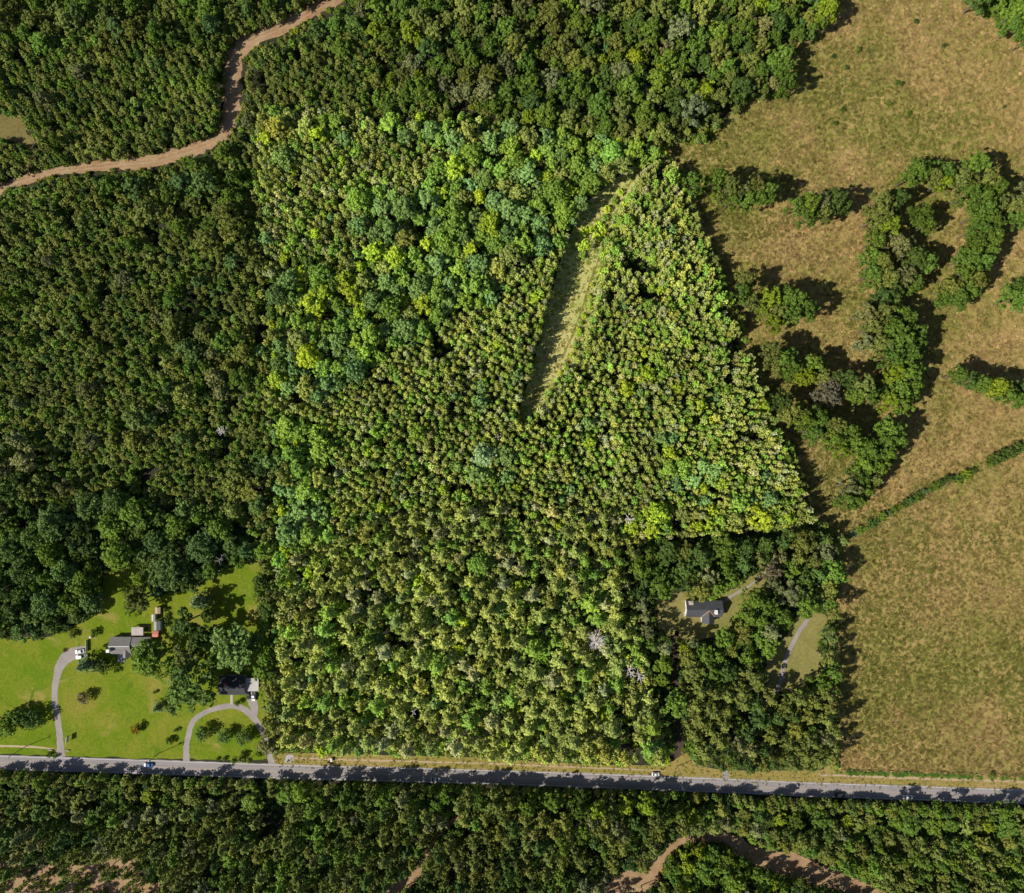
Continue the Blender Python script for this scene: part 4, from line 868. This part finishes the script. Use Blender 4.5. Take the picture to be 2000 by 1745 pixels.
dead_tree('fallen_tree', 'leaning dead tree with bare limbs at the field corner below the top woods', 1300, 214, 13, 3.2, 14, 'greywood', 9, R(38))
dead_tree('dead_tree', 'bare grey tree top at the back of the lawns', 430, 1094, 14, 3.0, 14, 'greywood', 10)

# ------------------------------------------------------------------ buildings
def gable(mb, x0, x1, y0, y1, z, rise, axis, th=0.18, over=0.4):
    x0 -= over; x1 += over; y0 -= over; y1 += over
    if axis == 'x':
        ym = (y0+y1)/2
        prof = [(y0, z), (ym, z+rise), (y1, z), (y1, z-th), (ym, z+rise-th), (y0, z-th)]
        mb.loft([[(x0, a, b) for a, b in prof][::-1], [(x1, a, b) for a, b in prof][::-1]])
    else:
        xm = (x0+x1)/2
        prof = [(x0, z), (xm, z+rise), (x1, z), (x1, z-th), (xm, z+rise-th), (x0, z-th)]
        mb.loft([[(a, y0, b) for a, b in prof], [(a, y1, b) for a, b in prof]])
def gable_wall(mb, x0, x1, y0, y1, zw, rise, axis):
    if axis == 'x':
        ym = (y0+y1)/2; prof = [(y0, 0), (y1, 0), (y1, zw), (ym, zw+rise), (y0, zw)]
        mb.loft([[(x0, a, b) for a, b in prof], [(x1, a, b) for a, b in prof]])
    else:
        xm = (x0+x1)/2; prof = [(x0, 0), (x1, 0), (x1, zw), (xm, zw+rise), (x0, zw)]
        mb.loft([[(a, y0, b) for a, b in prof][::-1], [(a, y1, b) for a, b in prof][::-1]])
def window(parent, x, y, z, wd, ht, face):
    d = 0.05; f = MB(); p_ = MB(); fw = 0.09
    def bx(m, a0, a1, z0, z1, e):
        if face == 's': m.box(x+a0, x+a1, y-e, y+0.04, z0, z1)
        elif face == 'n': m.box(x+a0, x+a1, y-0.04, y+e, z0, z1)
        elif face == 'w': m.box(x-e, x+0.04, y+a0, y+a1, z0, z1)
        else: m.box(x-0.04, x+e, y+a0, y+a1, z0, z1)
    bx(f, -wd/2, wd/2, z, z+fw, d); bx(f, -wd/2, wd/2, z+ht-fw, z+ht, d); bx(f, -wd/2, -wd/2+fw, z+fw, z+ht-fw, d); bx(f, wd/2-fw, wd/2, z+fw, z+ht-fw, d)
    bx(p_, -wd/2+fw, wd/2-fw, z+fw, z+ht-fw, 0.025)
    fr = part('window', f, 'white', parent); part('pane', p_, 'glass', fr)
def door(parent, x, y, face, wd=1.0, ht=2.05):
    m = MB()
    if face == 's': m.box(x-wd/2, x+wd/2, y-0.05, y+0.03, 0.1, ht)
    else: m.box(x-wd/2, x+wd/2, y-0.03, y+0.05, 0.1, ht)
    dd = part('door', m, 'door', parent); h_ = MB(); s_ = -0.09 if face == 's' else 0.055
    h_.box(x+wd*.35, x+wd*.35+.06, y+s_, y+s_+.04, 1.0, 1.12); part('handle', h_, 'steel', dd)
def rel(px, py, z, o): q = P(px, py, z); return q.x-o.x, q.y-o.y

# grey roofed house
o = P(250, 1262); hA = thing('house', 'long grey shingled house with front gable at the end of the gravel driveway', 'house', o)
zr = 2.9
x0, yb = rel(217, 1276, zr, o); x1, yt = rel(255, 1246, zr, o); x2, _ = rel(292, 1246, zr, o); _, yb2 = rel(255, 1270, zr, o)
wl = MB(); gable_wall(wl, x0, x1, yb, yt, 2.7, 1.75, 'x'); gable_wall(wl, x1+0.01, x2, yb2, yt-0.15, 2.6, 1.35, 'x')
gx0, gyb = rel(241.5, 1283, zr, o); gx1, _ = rel(253.5, 1283, zr, o)
gable_wall(wl, gx0, gx1, gyb, (yb+yt)/2, 2.65, 1.1, 'y')
part('wall', wl, 'brick', hA)
rf = MB(); gable(rf, x0, x1, yb, yt, 2.95, 1.85, 'x'); ra = part('roof', rf, 'roof_grey', hA)
rf = MB(); gable(rf, x1+0.45, x2, yb2, yt-0.15, 2.83, 1.42, 'x'); part('roof', rf, 'roof_grey', hA)
rf = MB(); gable(rf, gx0, gx1, gyb, (yb+yt)/2-1.2, 2.9, 1.25, 'y'); part('roof', rf, 'roof_grey', hA)
ch = MB(); ch.box(x0-0.6, x0+0.75, yb+1.2, yb+2.5, 0, 6.0); ch.box(x0-0.7, x0+0.85, yb+1.1, yb+2.6, 5.75, 6.05); part('chimney', ch, 'white', hA)
rdg = MB(); rdg.box(x0-.4, x1+.4, (yb+yt)/2-.12, (yb+yt)/2+.12, 4.74, 4.84); part('ridge_cap', rdg, 'siding', hA)
pc = MB(); px0, py0 = rel(230, 1294, 0, o); px1, py1 = rel(244, 1277, 0, o); pc.box(px0, px1, py0, py1, 0, 0.25); part('porch', pc, 'concrete', hA)
for wx in (x0+2.5, x0+5.2): window(hA, wx, yb, 1.0, 1.3, 1.2, 's')
for wx in (x0+2.5, x0+6, x1+3, x1+6): window(hA, wx, yt if wx < x1 else yt-0.15, 1.0, 1.3, 1.2, 'n')
door(hA, x0+3.8, yb, 's')
# patio roof, sheds
o = P(268, 1234); pr = thing('patio_cover', 'pale flat patio roof on posts behind the grey roofed house', 'patio cover', o)
ax, ay = rel(256.5, 1241.5, 2.5, o); bx_, by_ = rel(279.5, 1225.5, 2.5, o)
m = MB(); m.box(ax, bx_, ay, by_, 2.35, 2.5); part('roof_panel', m, 'deck', pr)
for qx, qy in ((ax+.2, ay+.2), (bx_-.3, ay+.2), (ax+.2, by_-.3), (bx_-.3, by_-.3)):
    m = MB(); m.box(qx, qx+.12, qy, qy+.12, 0, 2.35); part('post', m, 'white', pr)
m = MB(); m.box(bx_+1.6, bx_+1.75, ay+1.5, by_+.2, 0, 0.5); m.box(ax+1.2, bx_+1.75, by_+.4, by_+.52, 0, .9); part('railing', m, 'pole', pr)
def shed(label, px0, px1, py0, py1, zw, rise, axis, roofm, wallm, cat='shed', name='shed'):
    o = P((px0+px1)/2, (py0+py1)/2); s_ = thing(name, label, cat, o)
    a, b = rel(px0, py1, zw, o); c, d = rel(px1, py0, zw, o)
    w_ = MB(); gable_wall(w_, a+.15, c-.15, b+.15, d-.15, zw-0.1, rise*0.95, axis); part('wall', w_, wallm, s_)
    r_ = MB(); gable(r_, a, c, b, d, zw, rise, axis, .1, .05); part('roof', r_, roofm, s_)
    m_ = MB(); m_.box((a+c)/2-.45, (a+c)/2+.45, b+.07, b+.19, 0.05, 1.9); part('door', m_, 'white', s_)
shed('narrow pale ribbed metal shed, upper left of the shed row', 296.3, 303, 1200.5, 1214, 2.5, .35, 'y', 'roof_pale', 'steel')
shed('grey metal roofed shed in the middle of the shed row', 300.8, 313, 1214, 1231.5, 2.6, .8, 'y', 'roof_shed', 'siding')
shed('small red roofed shed at the lower end of the shed row', 298, 309.5, 1233.5, 1244.5, 2.3, .5, 'x', 'redroof', 'redshed')
shed('tan and red shed half under the tree above the shed row', 303, 313, 1186.5, 1199, 2.2, .35, 'y', 'tan', 'redshed')
shed('small dark shed hidden among trees above the metal roofed house', 1284, 1298, 1122, 1134, 2.4, .8, 'x', 'roof_dark', 'pole')
# dark roofed house with carport
o = P(455, 1340); hB = thing('house', 'dark shingled house in the shade of the big oaks', 'house', o)
x0, yb = rel(430, 1356, zr, o); x1, yt = rel(478, 1322, zr, o)
m = MB(); gable_wall(m, x0, x1, yb, yt, 2.7, 1.9, 'x'); part('wall', m, 'brick', hB)
m = MB(); gable(m, x0, x1, yb, yt, 2.95, 2.0, 'x'); part('roof', m, 'roof_dark', hB)
m = MB(); m.box(x0+3, x0+3.8, yb+5.4, yb+6.2, 3, 6); part('chimney', m, 'redshed', hB)
for wx in (x0+2, x0+8, x0+10.2): window(hB, wx, yb, 1.0, 1.3, 1.2, 's'); window(hB, wx, yt, 1.0, 1.3, 1.2, 'n')
door(hB, rel(452, 1356, 0, o)[0], yb, 's')
o = P(492, 1338); cp = thing('carport', 'flat pale carport roof attached beside the dark roofed house', 'carport', o)
a, b = rel(479.5, 1350.5, 2.7, o); c, d = rel(505, 1325, 2.7, o)
m = MB(); m.box(a, c, b, d, 2.55, 2.72); part('roof_panel', m, 'roof_pale', cp)
for qx, qy in ((a+.2, b+.2), (c-.35, b+.2), (a+.2, d-.35), (c-.35, d-.35)):
    m = MB(); m.box(qx, qx+.14, qy, qy+.14, 0, 2.55); part('post', m, 'white', cp)
# metal roofed house
o = P(1375, 1190); hC = thing('house', 'dark ribbed metal roofed house with cross gable in the wooded lot', 'house', o)
x0, yb = rel(1341, 1204, zr, o); x1, yt = rel(1409, 1175, zr, o)
m = MB(); gable_wall(m, x0, x1, yb, yt, 2.8, 2.2, 'x')
cx0, cyb = rel(1372, 1216, zr, o); cx1, _ = rel(1394, 1216, zr, o)
gable_wall(m, cx0, cx1, cyb, (yb+yt)/2, 2.8, 1.7, 'y'); part('wall', m, 'siding', hC)
m = MB(); gable(m, x0, x1, yb, yt, 3.05, 2.3, 'x'); part('roof', m, 'roof_metal', hC)
m = MB(); gable(m, cx0, cx1, cyb, yb+2.9, 3.06, 1.85, 'y', .18, .35); part('roof', m, 'roof_metal', hC)
m = MB(); xm = (cx0+cx1)/2
for s_ in (-1, 1):
    ex = xm+s_*((cx1-cx0)/2+.4)
    m.tube([(ex, yb-.15, 3.2), (xm, yb+3.15, 5.02)], [.17, .17], 5)
part('valley_flashing', m, 'copper', hC)
m = MB(); qx, qy = rel(1397.5, 1195, 4.5, o); m.box(qx-.6, qx+.6, qy-1.0, qy+1.0, 2.8, 5.9); m.box(qx-.7, qx+.7, qy-1.1, qy+1.1, 5.7, 6.0); part('chimney', m, 'white', hC)
m = MB(); a, b = rel(1345, 1181.5, 3.4, o); c, d = rel(1353.5, 1174, 3.4, o); m.box(a, c, b, d, 2.9, 4.15); part('dormer', m, 'deck', hC)
for wx in (x0+3, x0+6, x1-2): window(hC, wx, yb, 1.0, 1.2, 1.2, 's')
window(hC, x1, (yb+yt)/2, 1.0, 1.3, 1.3, 'e'); window(hC, x0, (yb+yt)/2, 1.0, 1.3, 1.3, 'w'); door(hC, xm, cyb, 's')
o = P(1344, 1199); pd = thing('patio_deck', 'pale square deck with a dark red table at the metal roofed house', 'deck', o)
a, b = rel(1335.5, 1204.5, .5, o); c, d = rel(1353.5, 1195, .5, o)
m = MB(); m.box(a, c, b, d, 0.3, 0.5); part('deck_floor', m, 'deck', pd)
m = MB()
for qx in (a+.1, c-.25): 
    for qy in (b+.1, d-.25): m.box(qx, qx+.15, qy, qy+.15, 0, .3)
part('foot', m, 'pole', pd)
o2 = P(1341.5, 1199); tb = thing('garden_table', 'dark red garden table on the pale deck', 'table', (o2.x, o2.y, .5))
m = MB(); m.tube([(0, 0, .68), (0, 0, .74)], [.65, .65], 12); part('table_top', m, 'redshed', tb)
m = MB()
for k in range(4): m.tube([(.45*math.cos(k*1.57+.78), .45*math.sin(k*1.57+.78), 0), (.3*math.cos(k*1.57+.78), .3*math.sin(k*1.57+.78), .68)], [.04, .04], 5)
part('legs', m, 'pole', tb)

# ------------------------------------------------------------------ vehicles
def ring(x, hw, z0, z1, c=0.12):
    return [(x, -hw+c*.5, z0), (x, hw-c*.5, z0), (x, hw, z0+c*1.5), (x, hw, z1-c), (x, hw-c, z1), (x, -hw+c, z1), (x, -hw, z1-c), (x, -hw, z0+c*1.5)]
def vehicle(name, label, cat, px, py, heading, paint, style='car', L=4.6, z=0.035):
    p = P(px, py); rt = thing(name, label, cat, (p.x, p.y, z), heading); hw = 0.92; k = L/4.6
    b = MB()
    if style == 'pickup':
        st = [(-2.3, .82, .45, .95), (-2.2, .92, .35, 1.02), (-.2, .93, .32, 1.02), (.2, .93, .32, 1.05), (1.3, .93, .32, 1.1), (2.1, .88, .35, 1.02), (2.3, .75, .42, .85)]
        cab = [(-.45, .78, .98), (-.3, .70, 1.78), (.75, .70, 1.8), (1.35, .80, 1.08)]
    elif style == 'van':
        st = [(-2.3, .86, .42, 1.0), (-2.2, .93, .35, 1.1), (0, .94, .32, 1.12), (1.5, .94, .32, 1.12), (2.15, .88, .35, 1.0), (2.3, .76, .42, .85)]
        cab = [(-2.2, .82, 1.08), (-2.05, .74, 1.72), (.75, .74, 1.76), (1.5, .82, 1.12)]
    else:
        st = [(-2.3, .78, .45, .85), (-2.15, .88, .35, .95), (-1.3, .92, .30, 1.0), (.9, .92, .30, .98), (1.9, .87, .33, .86), (2.3, .70, .40, .70)]
        cab = [(-1.75, .76, .96), (-.95, .66, 1.42), (.35, .66, 1.44), (1.15, .78, .97)]
    b.loft([ring(x*k, w_, z0, z1) for x, w_, z0, z1 in st]); part('body', b, paint, rt)
    (xa, wa, za), (xb, wb, zb), (xc, wc, zc), (xd, wd, zd) = [(q[0]*k, q[1], q[2]) for q in cab]
    m = MB(); m.add([(xb, -wb, zb), (xc, -wc, zc), (xc, wc, zc), (xb, wb, zb), (xb, -wb, zb-.08), (xc, -wc, zc-.08), (xc, wc, zc-.08), (xb, wb, zb-.08)], [(0, 1, 2, 3), (7, 6, 5, 4), (0, 4, 5, 1), (1, 5, 6, 2), (2, 6, 7, 3), (3, 7, 4, 0)]); part('roof', m, paint, rt, .03)
    m = MB(); m.add([(xc+.01, -wc, zc-.02), (xd, -wd, zd), (xd, wd, zd), (xc+.01, wc, zc-.02)], [(0, 1, 2, 3)]); part('windscreen', m, 'glass', rt)
    m = MB(); m.add([(xb-.01, -wb, zb-.02), (xa, -wa, za), (xa, wa, za), (xb-.01, wb, zb-.02)], [(3, 2, 1, 0)]); part('rear_window', m, 'glass', rt)
    for s_ in (-1, 1):
        m = MB(); f = [(xa, s_*wa, za), (xb, s_*wb, zb-.05), (xc, s_*wc, zc-.05), (xd, s_*wd, zd)]; m.add(f, [(0, 1, 2, 3) if s_ > 0 else (3, 2, 1, 0)]); part('side_window', m, 'glass', rt)
        m = MB(); m.box(2.18*k, 2.30*k, s_*.55-.16, s_*.55+.16, .6, .72); part('headlight', m, 'lampglass', rt)
        m = MB(); m.box(-2.32*k, -2.2*k, s_*.62-.13, s_*.62+.13, .65, .8); part('taillight', m, 'tailglass', rt)
        for wx in (-1.4*k, 1.45*k):
            m = MB(); m.tube([(wx, s_*.76, .33), (wx, s_*.96, .33)], [.33, .33], 14); wl_ = part('wheel', m, 'rubber', rt)
            m = MB(); m.tube([(wx, s_*.90, .33), (wx, s_*.975, .33)], [.2, .19], 10); part('rim', m, 'rim', wl_)
    if style == 'pickup':
        m = MB(); m.box(-2.12*k, -.5*k, -.72, .72, 1.0, 1.045); part('truck_bed', m, 'bed', rt)
    return rt
RA = math.atan2(-0.034, 1)
vehicle('parked_car', 'silver car parked on the gravel nearest the brush pile', 'car', 157.5, 1272, R(10)+math.pi, 'silverpaint', 'car', 4.5)
vehicle('parked_pickup', 'white pickup parked at the end of the gravel driveway', 'pickup truck', 161.5, 1282, R(8)+math.pi, 'whitepaint', 'pickup', 5.6)
vehicle('parked_pickup', 'white pickup nosed out from under the carport', 'pickup truck', 496.2, 1358, R(-86), 'whitepaint', 'pickup', 5.2)
vehicle('parked_car', 'dark car parked beside the white pickup at the carport', 'car', 486, 1357, R(-86), 'blackpaint', 'car', 4.4)
vehicle('driven_car', 'blue car driving in the tree shade on the left stretch of road', 'car', 291, road_y(291)-5.5, RA+math.pi, 'bluepaint', 'car', 4.6)
vehicle('driven_car', 'dark car driving in shade on the middle stretch of road', 'car', 851, road_y(851)+6, RA, 'silverpaint', 'car', 4.6)
vehicle('driven_van', 'black van on the sunlit right stretch of road', 'van', 1639.5, road_y(1639)+7, RA, 'blackpaint', 'van', 4.8)
vehicle('driven_car', 'white car on the right stretch of road, nearest the right edge', 'car', 1771.5, road_y(1771)+7, RA, 'whitepaint', 'car', 4.7)
vehicle('parked_car', 'white vehicle half hidden under trees on the verge left of the narrow driveway', 'car', 1280, 1511, RA, 'whitepaint', 'car', 3.6)

# ------------------------------------------------------------------ utility poles, wires, sign, small things
def util_pole(label, px, py, h=11.5, tr=False):
    p = P(px, py); r_ = thing('utility_pole', label, 'utility pole', p, RA)
    m = MB(); m.tube([(0, 0, -.2), (0, 0, h)], [.17, .11], 9); part('pole', m, 'pole', r_)
    m = MB(); m.box(-.06, .06, -1.2, 1.2, h-.75, h-.6); part('crossarm', m, 'pole', r_)
    for y in (-1.05, 0, 1.05):
        m = MB(); m.tube([(0, y, h-.6 if y else h), (0, y, h-.35 if y else h+.25)], [.06, .05], 8); part('insulator', m, 'white', r_)
    if tr:
        m = MB(); m.tube([(.0, .48, h-2.6), (0, .48, h-1.5)], [.32, .32], 12); m.tube([(0, .48, h-1.5), (0, .48, h-1.38)], [.2, .1], 10); part('transformer', m, 'white', r_)
    return p
poles = [util_pole('utility pole left of the gravel driveway by the road', 49, 1459), util_pole('utility pole with white transformer between the two driveways', 311, 1471, 11.5, True),
         util_pole('utility pole left of the narrow driveway mouth', 1322, 1497)]
def wire(label, a, b, h=11.2, off=0.0, sag=1.2):
    m = MB(); pts = []
    for i in range(13):
        f = i/12; q = a.lerp(b, f); pts.append((q.x, q.y+off, h-sag*4*f*(1-f)))
    m.tube(pts, [.022]*13, 4); tag(part('power_line', m, 'wire', None), label, 'power line', 'power lines along the road')
far0, far1 = P(-220, 1450), P(2300, 1534)
for off in (-1.05, 1.05):
    s_ = 'road side' if off < 0 else 'lawn side'
    wire(f'thin {s_} power line left of the leftmost utility pole', far0, poles[0], off=off); wire(f'thin {s_} power line between the two lawn utility poles', poles[0], poles[1], off=off)
    wire(f'thin {s_} power line along the middle verge', poles[1], poles[2], off=off, sag=3); wire(f'thin {s_} power line right of the driveway pole', poles[2], far1, off=off, sag=3)
p = P(136.5, 1441); sg = thing('roadside_sign', 'upright blank white sign board on the lawn right of the gravel driveway', 'sign', p, R(-5))
m = MB(); m.box(-.06, .06, -1.5, 1.5, .9, 3.0); part('sign_panel', m, 'white', sg)
for y in (-1.3, 1.18):
    m = MB(); m.box(.062, .17, y, y+.12, 0, 2.9); part('post', m, 'pole', sg)
p = P(648, 1483); mk = thing('utility_pedestal', 'small white utility box on the left part of the verge', 'utility box', p)
m = MB(); m.box(-.45, .45, -.8, .8, 0, 1.1); part('cabinet', m, 'white', mk, .04)
m = MB(); m.box(-.5, .5, -.85, .85, 1.1, 1.2); part('lid', m, 'white', mk, .03)
m = MB(); m.tube([(.2, .5, 1.2), (.2, .5, 3.2)], [.06, .05], 6); part('marker_post', m, 'pole', mk)
p = P(170.8, 1261); fp = thing('fence_panel', 'short pale fence panel right of the parked cars', 'fence', p, R(2))
m = MB(); m.box(-.05, .05, -2.8, 2.8, .1, 1.5); part('panel', m, 'siding', fp)
for y in (-2.7, 0, 2.7):
    m = MB(); m.box(.052, .16, y-.06, y+.06, 0, 1.6); part('post', m, 'pole', fp)
p = P(127, 1270); bp = MB(); g = random.Random(3)
for k in range(40):
    a = g.uniform(0, 6.28); q = g.uniform(0, .9); z = g.uniform(.05, .7); l = g.uniform(.4, 1)
    bp.tube([(p.x+q*math.cos(a)-l*math.cos(a*3), p.y+q*math.sin(a)-l*math.sin(a*3), z), (p.x+q*math.cos(a)+l*math.cos(a*3), p.y+q*math.sin(a)+l*math.sin(a*3), z+g.uniform(-.1, .4))], [.05, .03], 4)
tag(part('brush_pile', bp, 'litter', None), 'reddish brown pile of cut brush at the driveway end', 'brush pile')
p = P(251.6, 1198); m = MB(); m.tube([(p.x, p.y, 0), (p.x, p.y, .15), (p.x, p.y, .5), (p.x, p.y, .55)], [.55, .6, .7, .62], 12); tag(part('fire_pit', m, 'greywood', None), 'round grey fire pit on the back lawn', 'fire pit')
p = P(179, 1244); t_ = thing('water_tank', 'small white tank on the back lawn left of the grey roofed house', 'tank', p)
m = MB(); m.tube([(0, 0, 0), (0, 0, 1.1), (0, 0, 1.3)], [.6, .6, .3], 14); part('tank_body', m, 'white', t_)
m = MB(); m.tube([(0, 0, 1.3), (0, 0, 1.38)], [.16, .16], 8); part('cap', m, 'pole', t_)
for x, y, s_ in ((100, 1465, 'left'), (133, 1466, 'right')):
    p = P(x, y); c_ = thing('culvert_end', f'low stone culvert end {s_} of the gravel driveway mouth', 'culvert', p)
    m = MB(); m.box(-.9, .9, -.25, .25, 0, .55); part('headwall', m, 'greywood', c_, .05)
    m = MB(); m.tube([(0, -.3, .22), (0, .3, .22)], [.2, .2], 10); part('pipe', m, 'rubber', c_)
for x, y, l in ((1424, 1512, 'small white mailbox right of the narrow driveway mouth'), (536, 1484, 'small white mailbox at the right end of the horseshoe driveway')):
    p = P(x, y); b_ = thing('mailbox', l, 'mailbox', p)
    m = MB(); m.box(-.05, .05, -.05, .05, 0, 1.05); part('post', m, 'pole', b_)
    m = MB(); m.box(-.13, .13, -.27, .27, 1.05, 1.32); part('box', m, 'white', b_, .04)
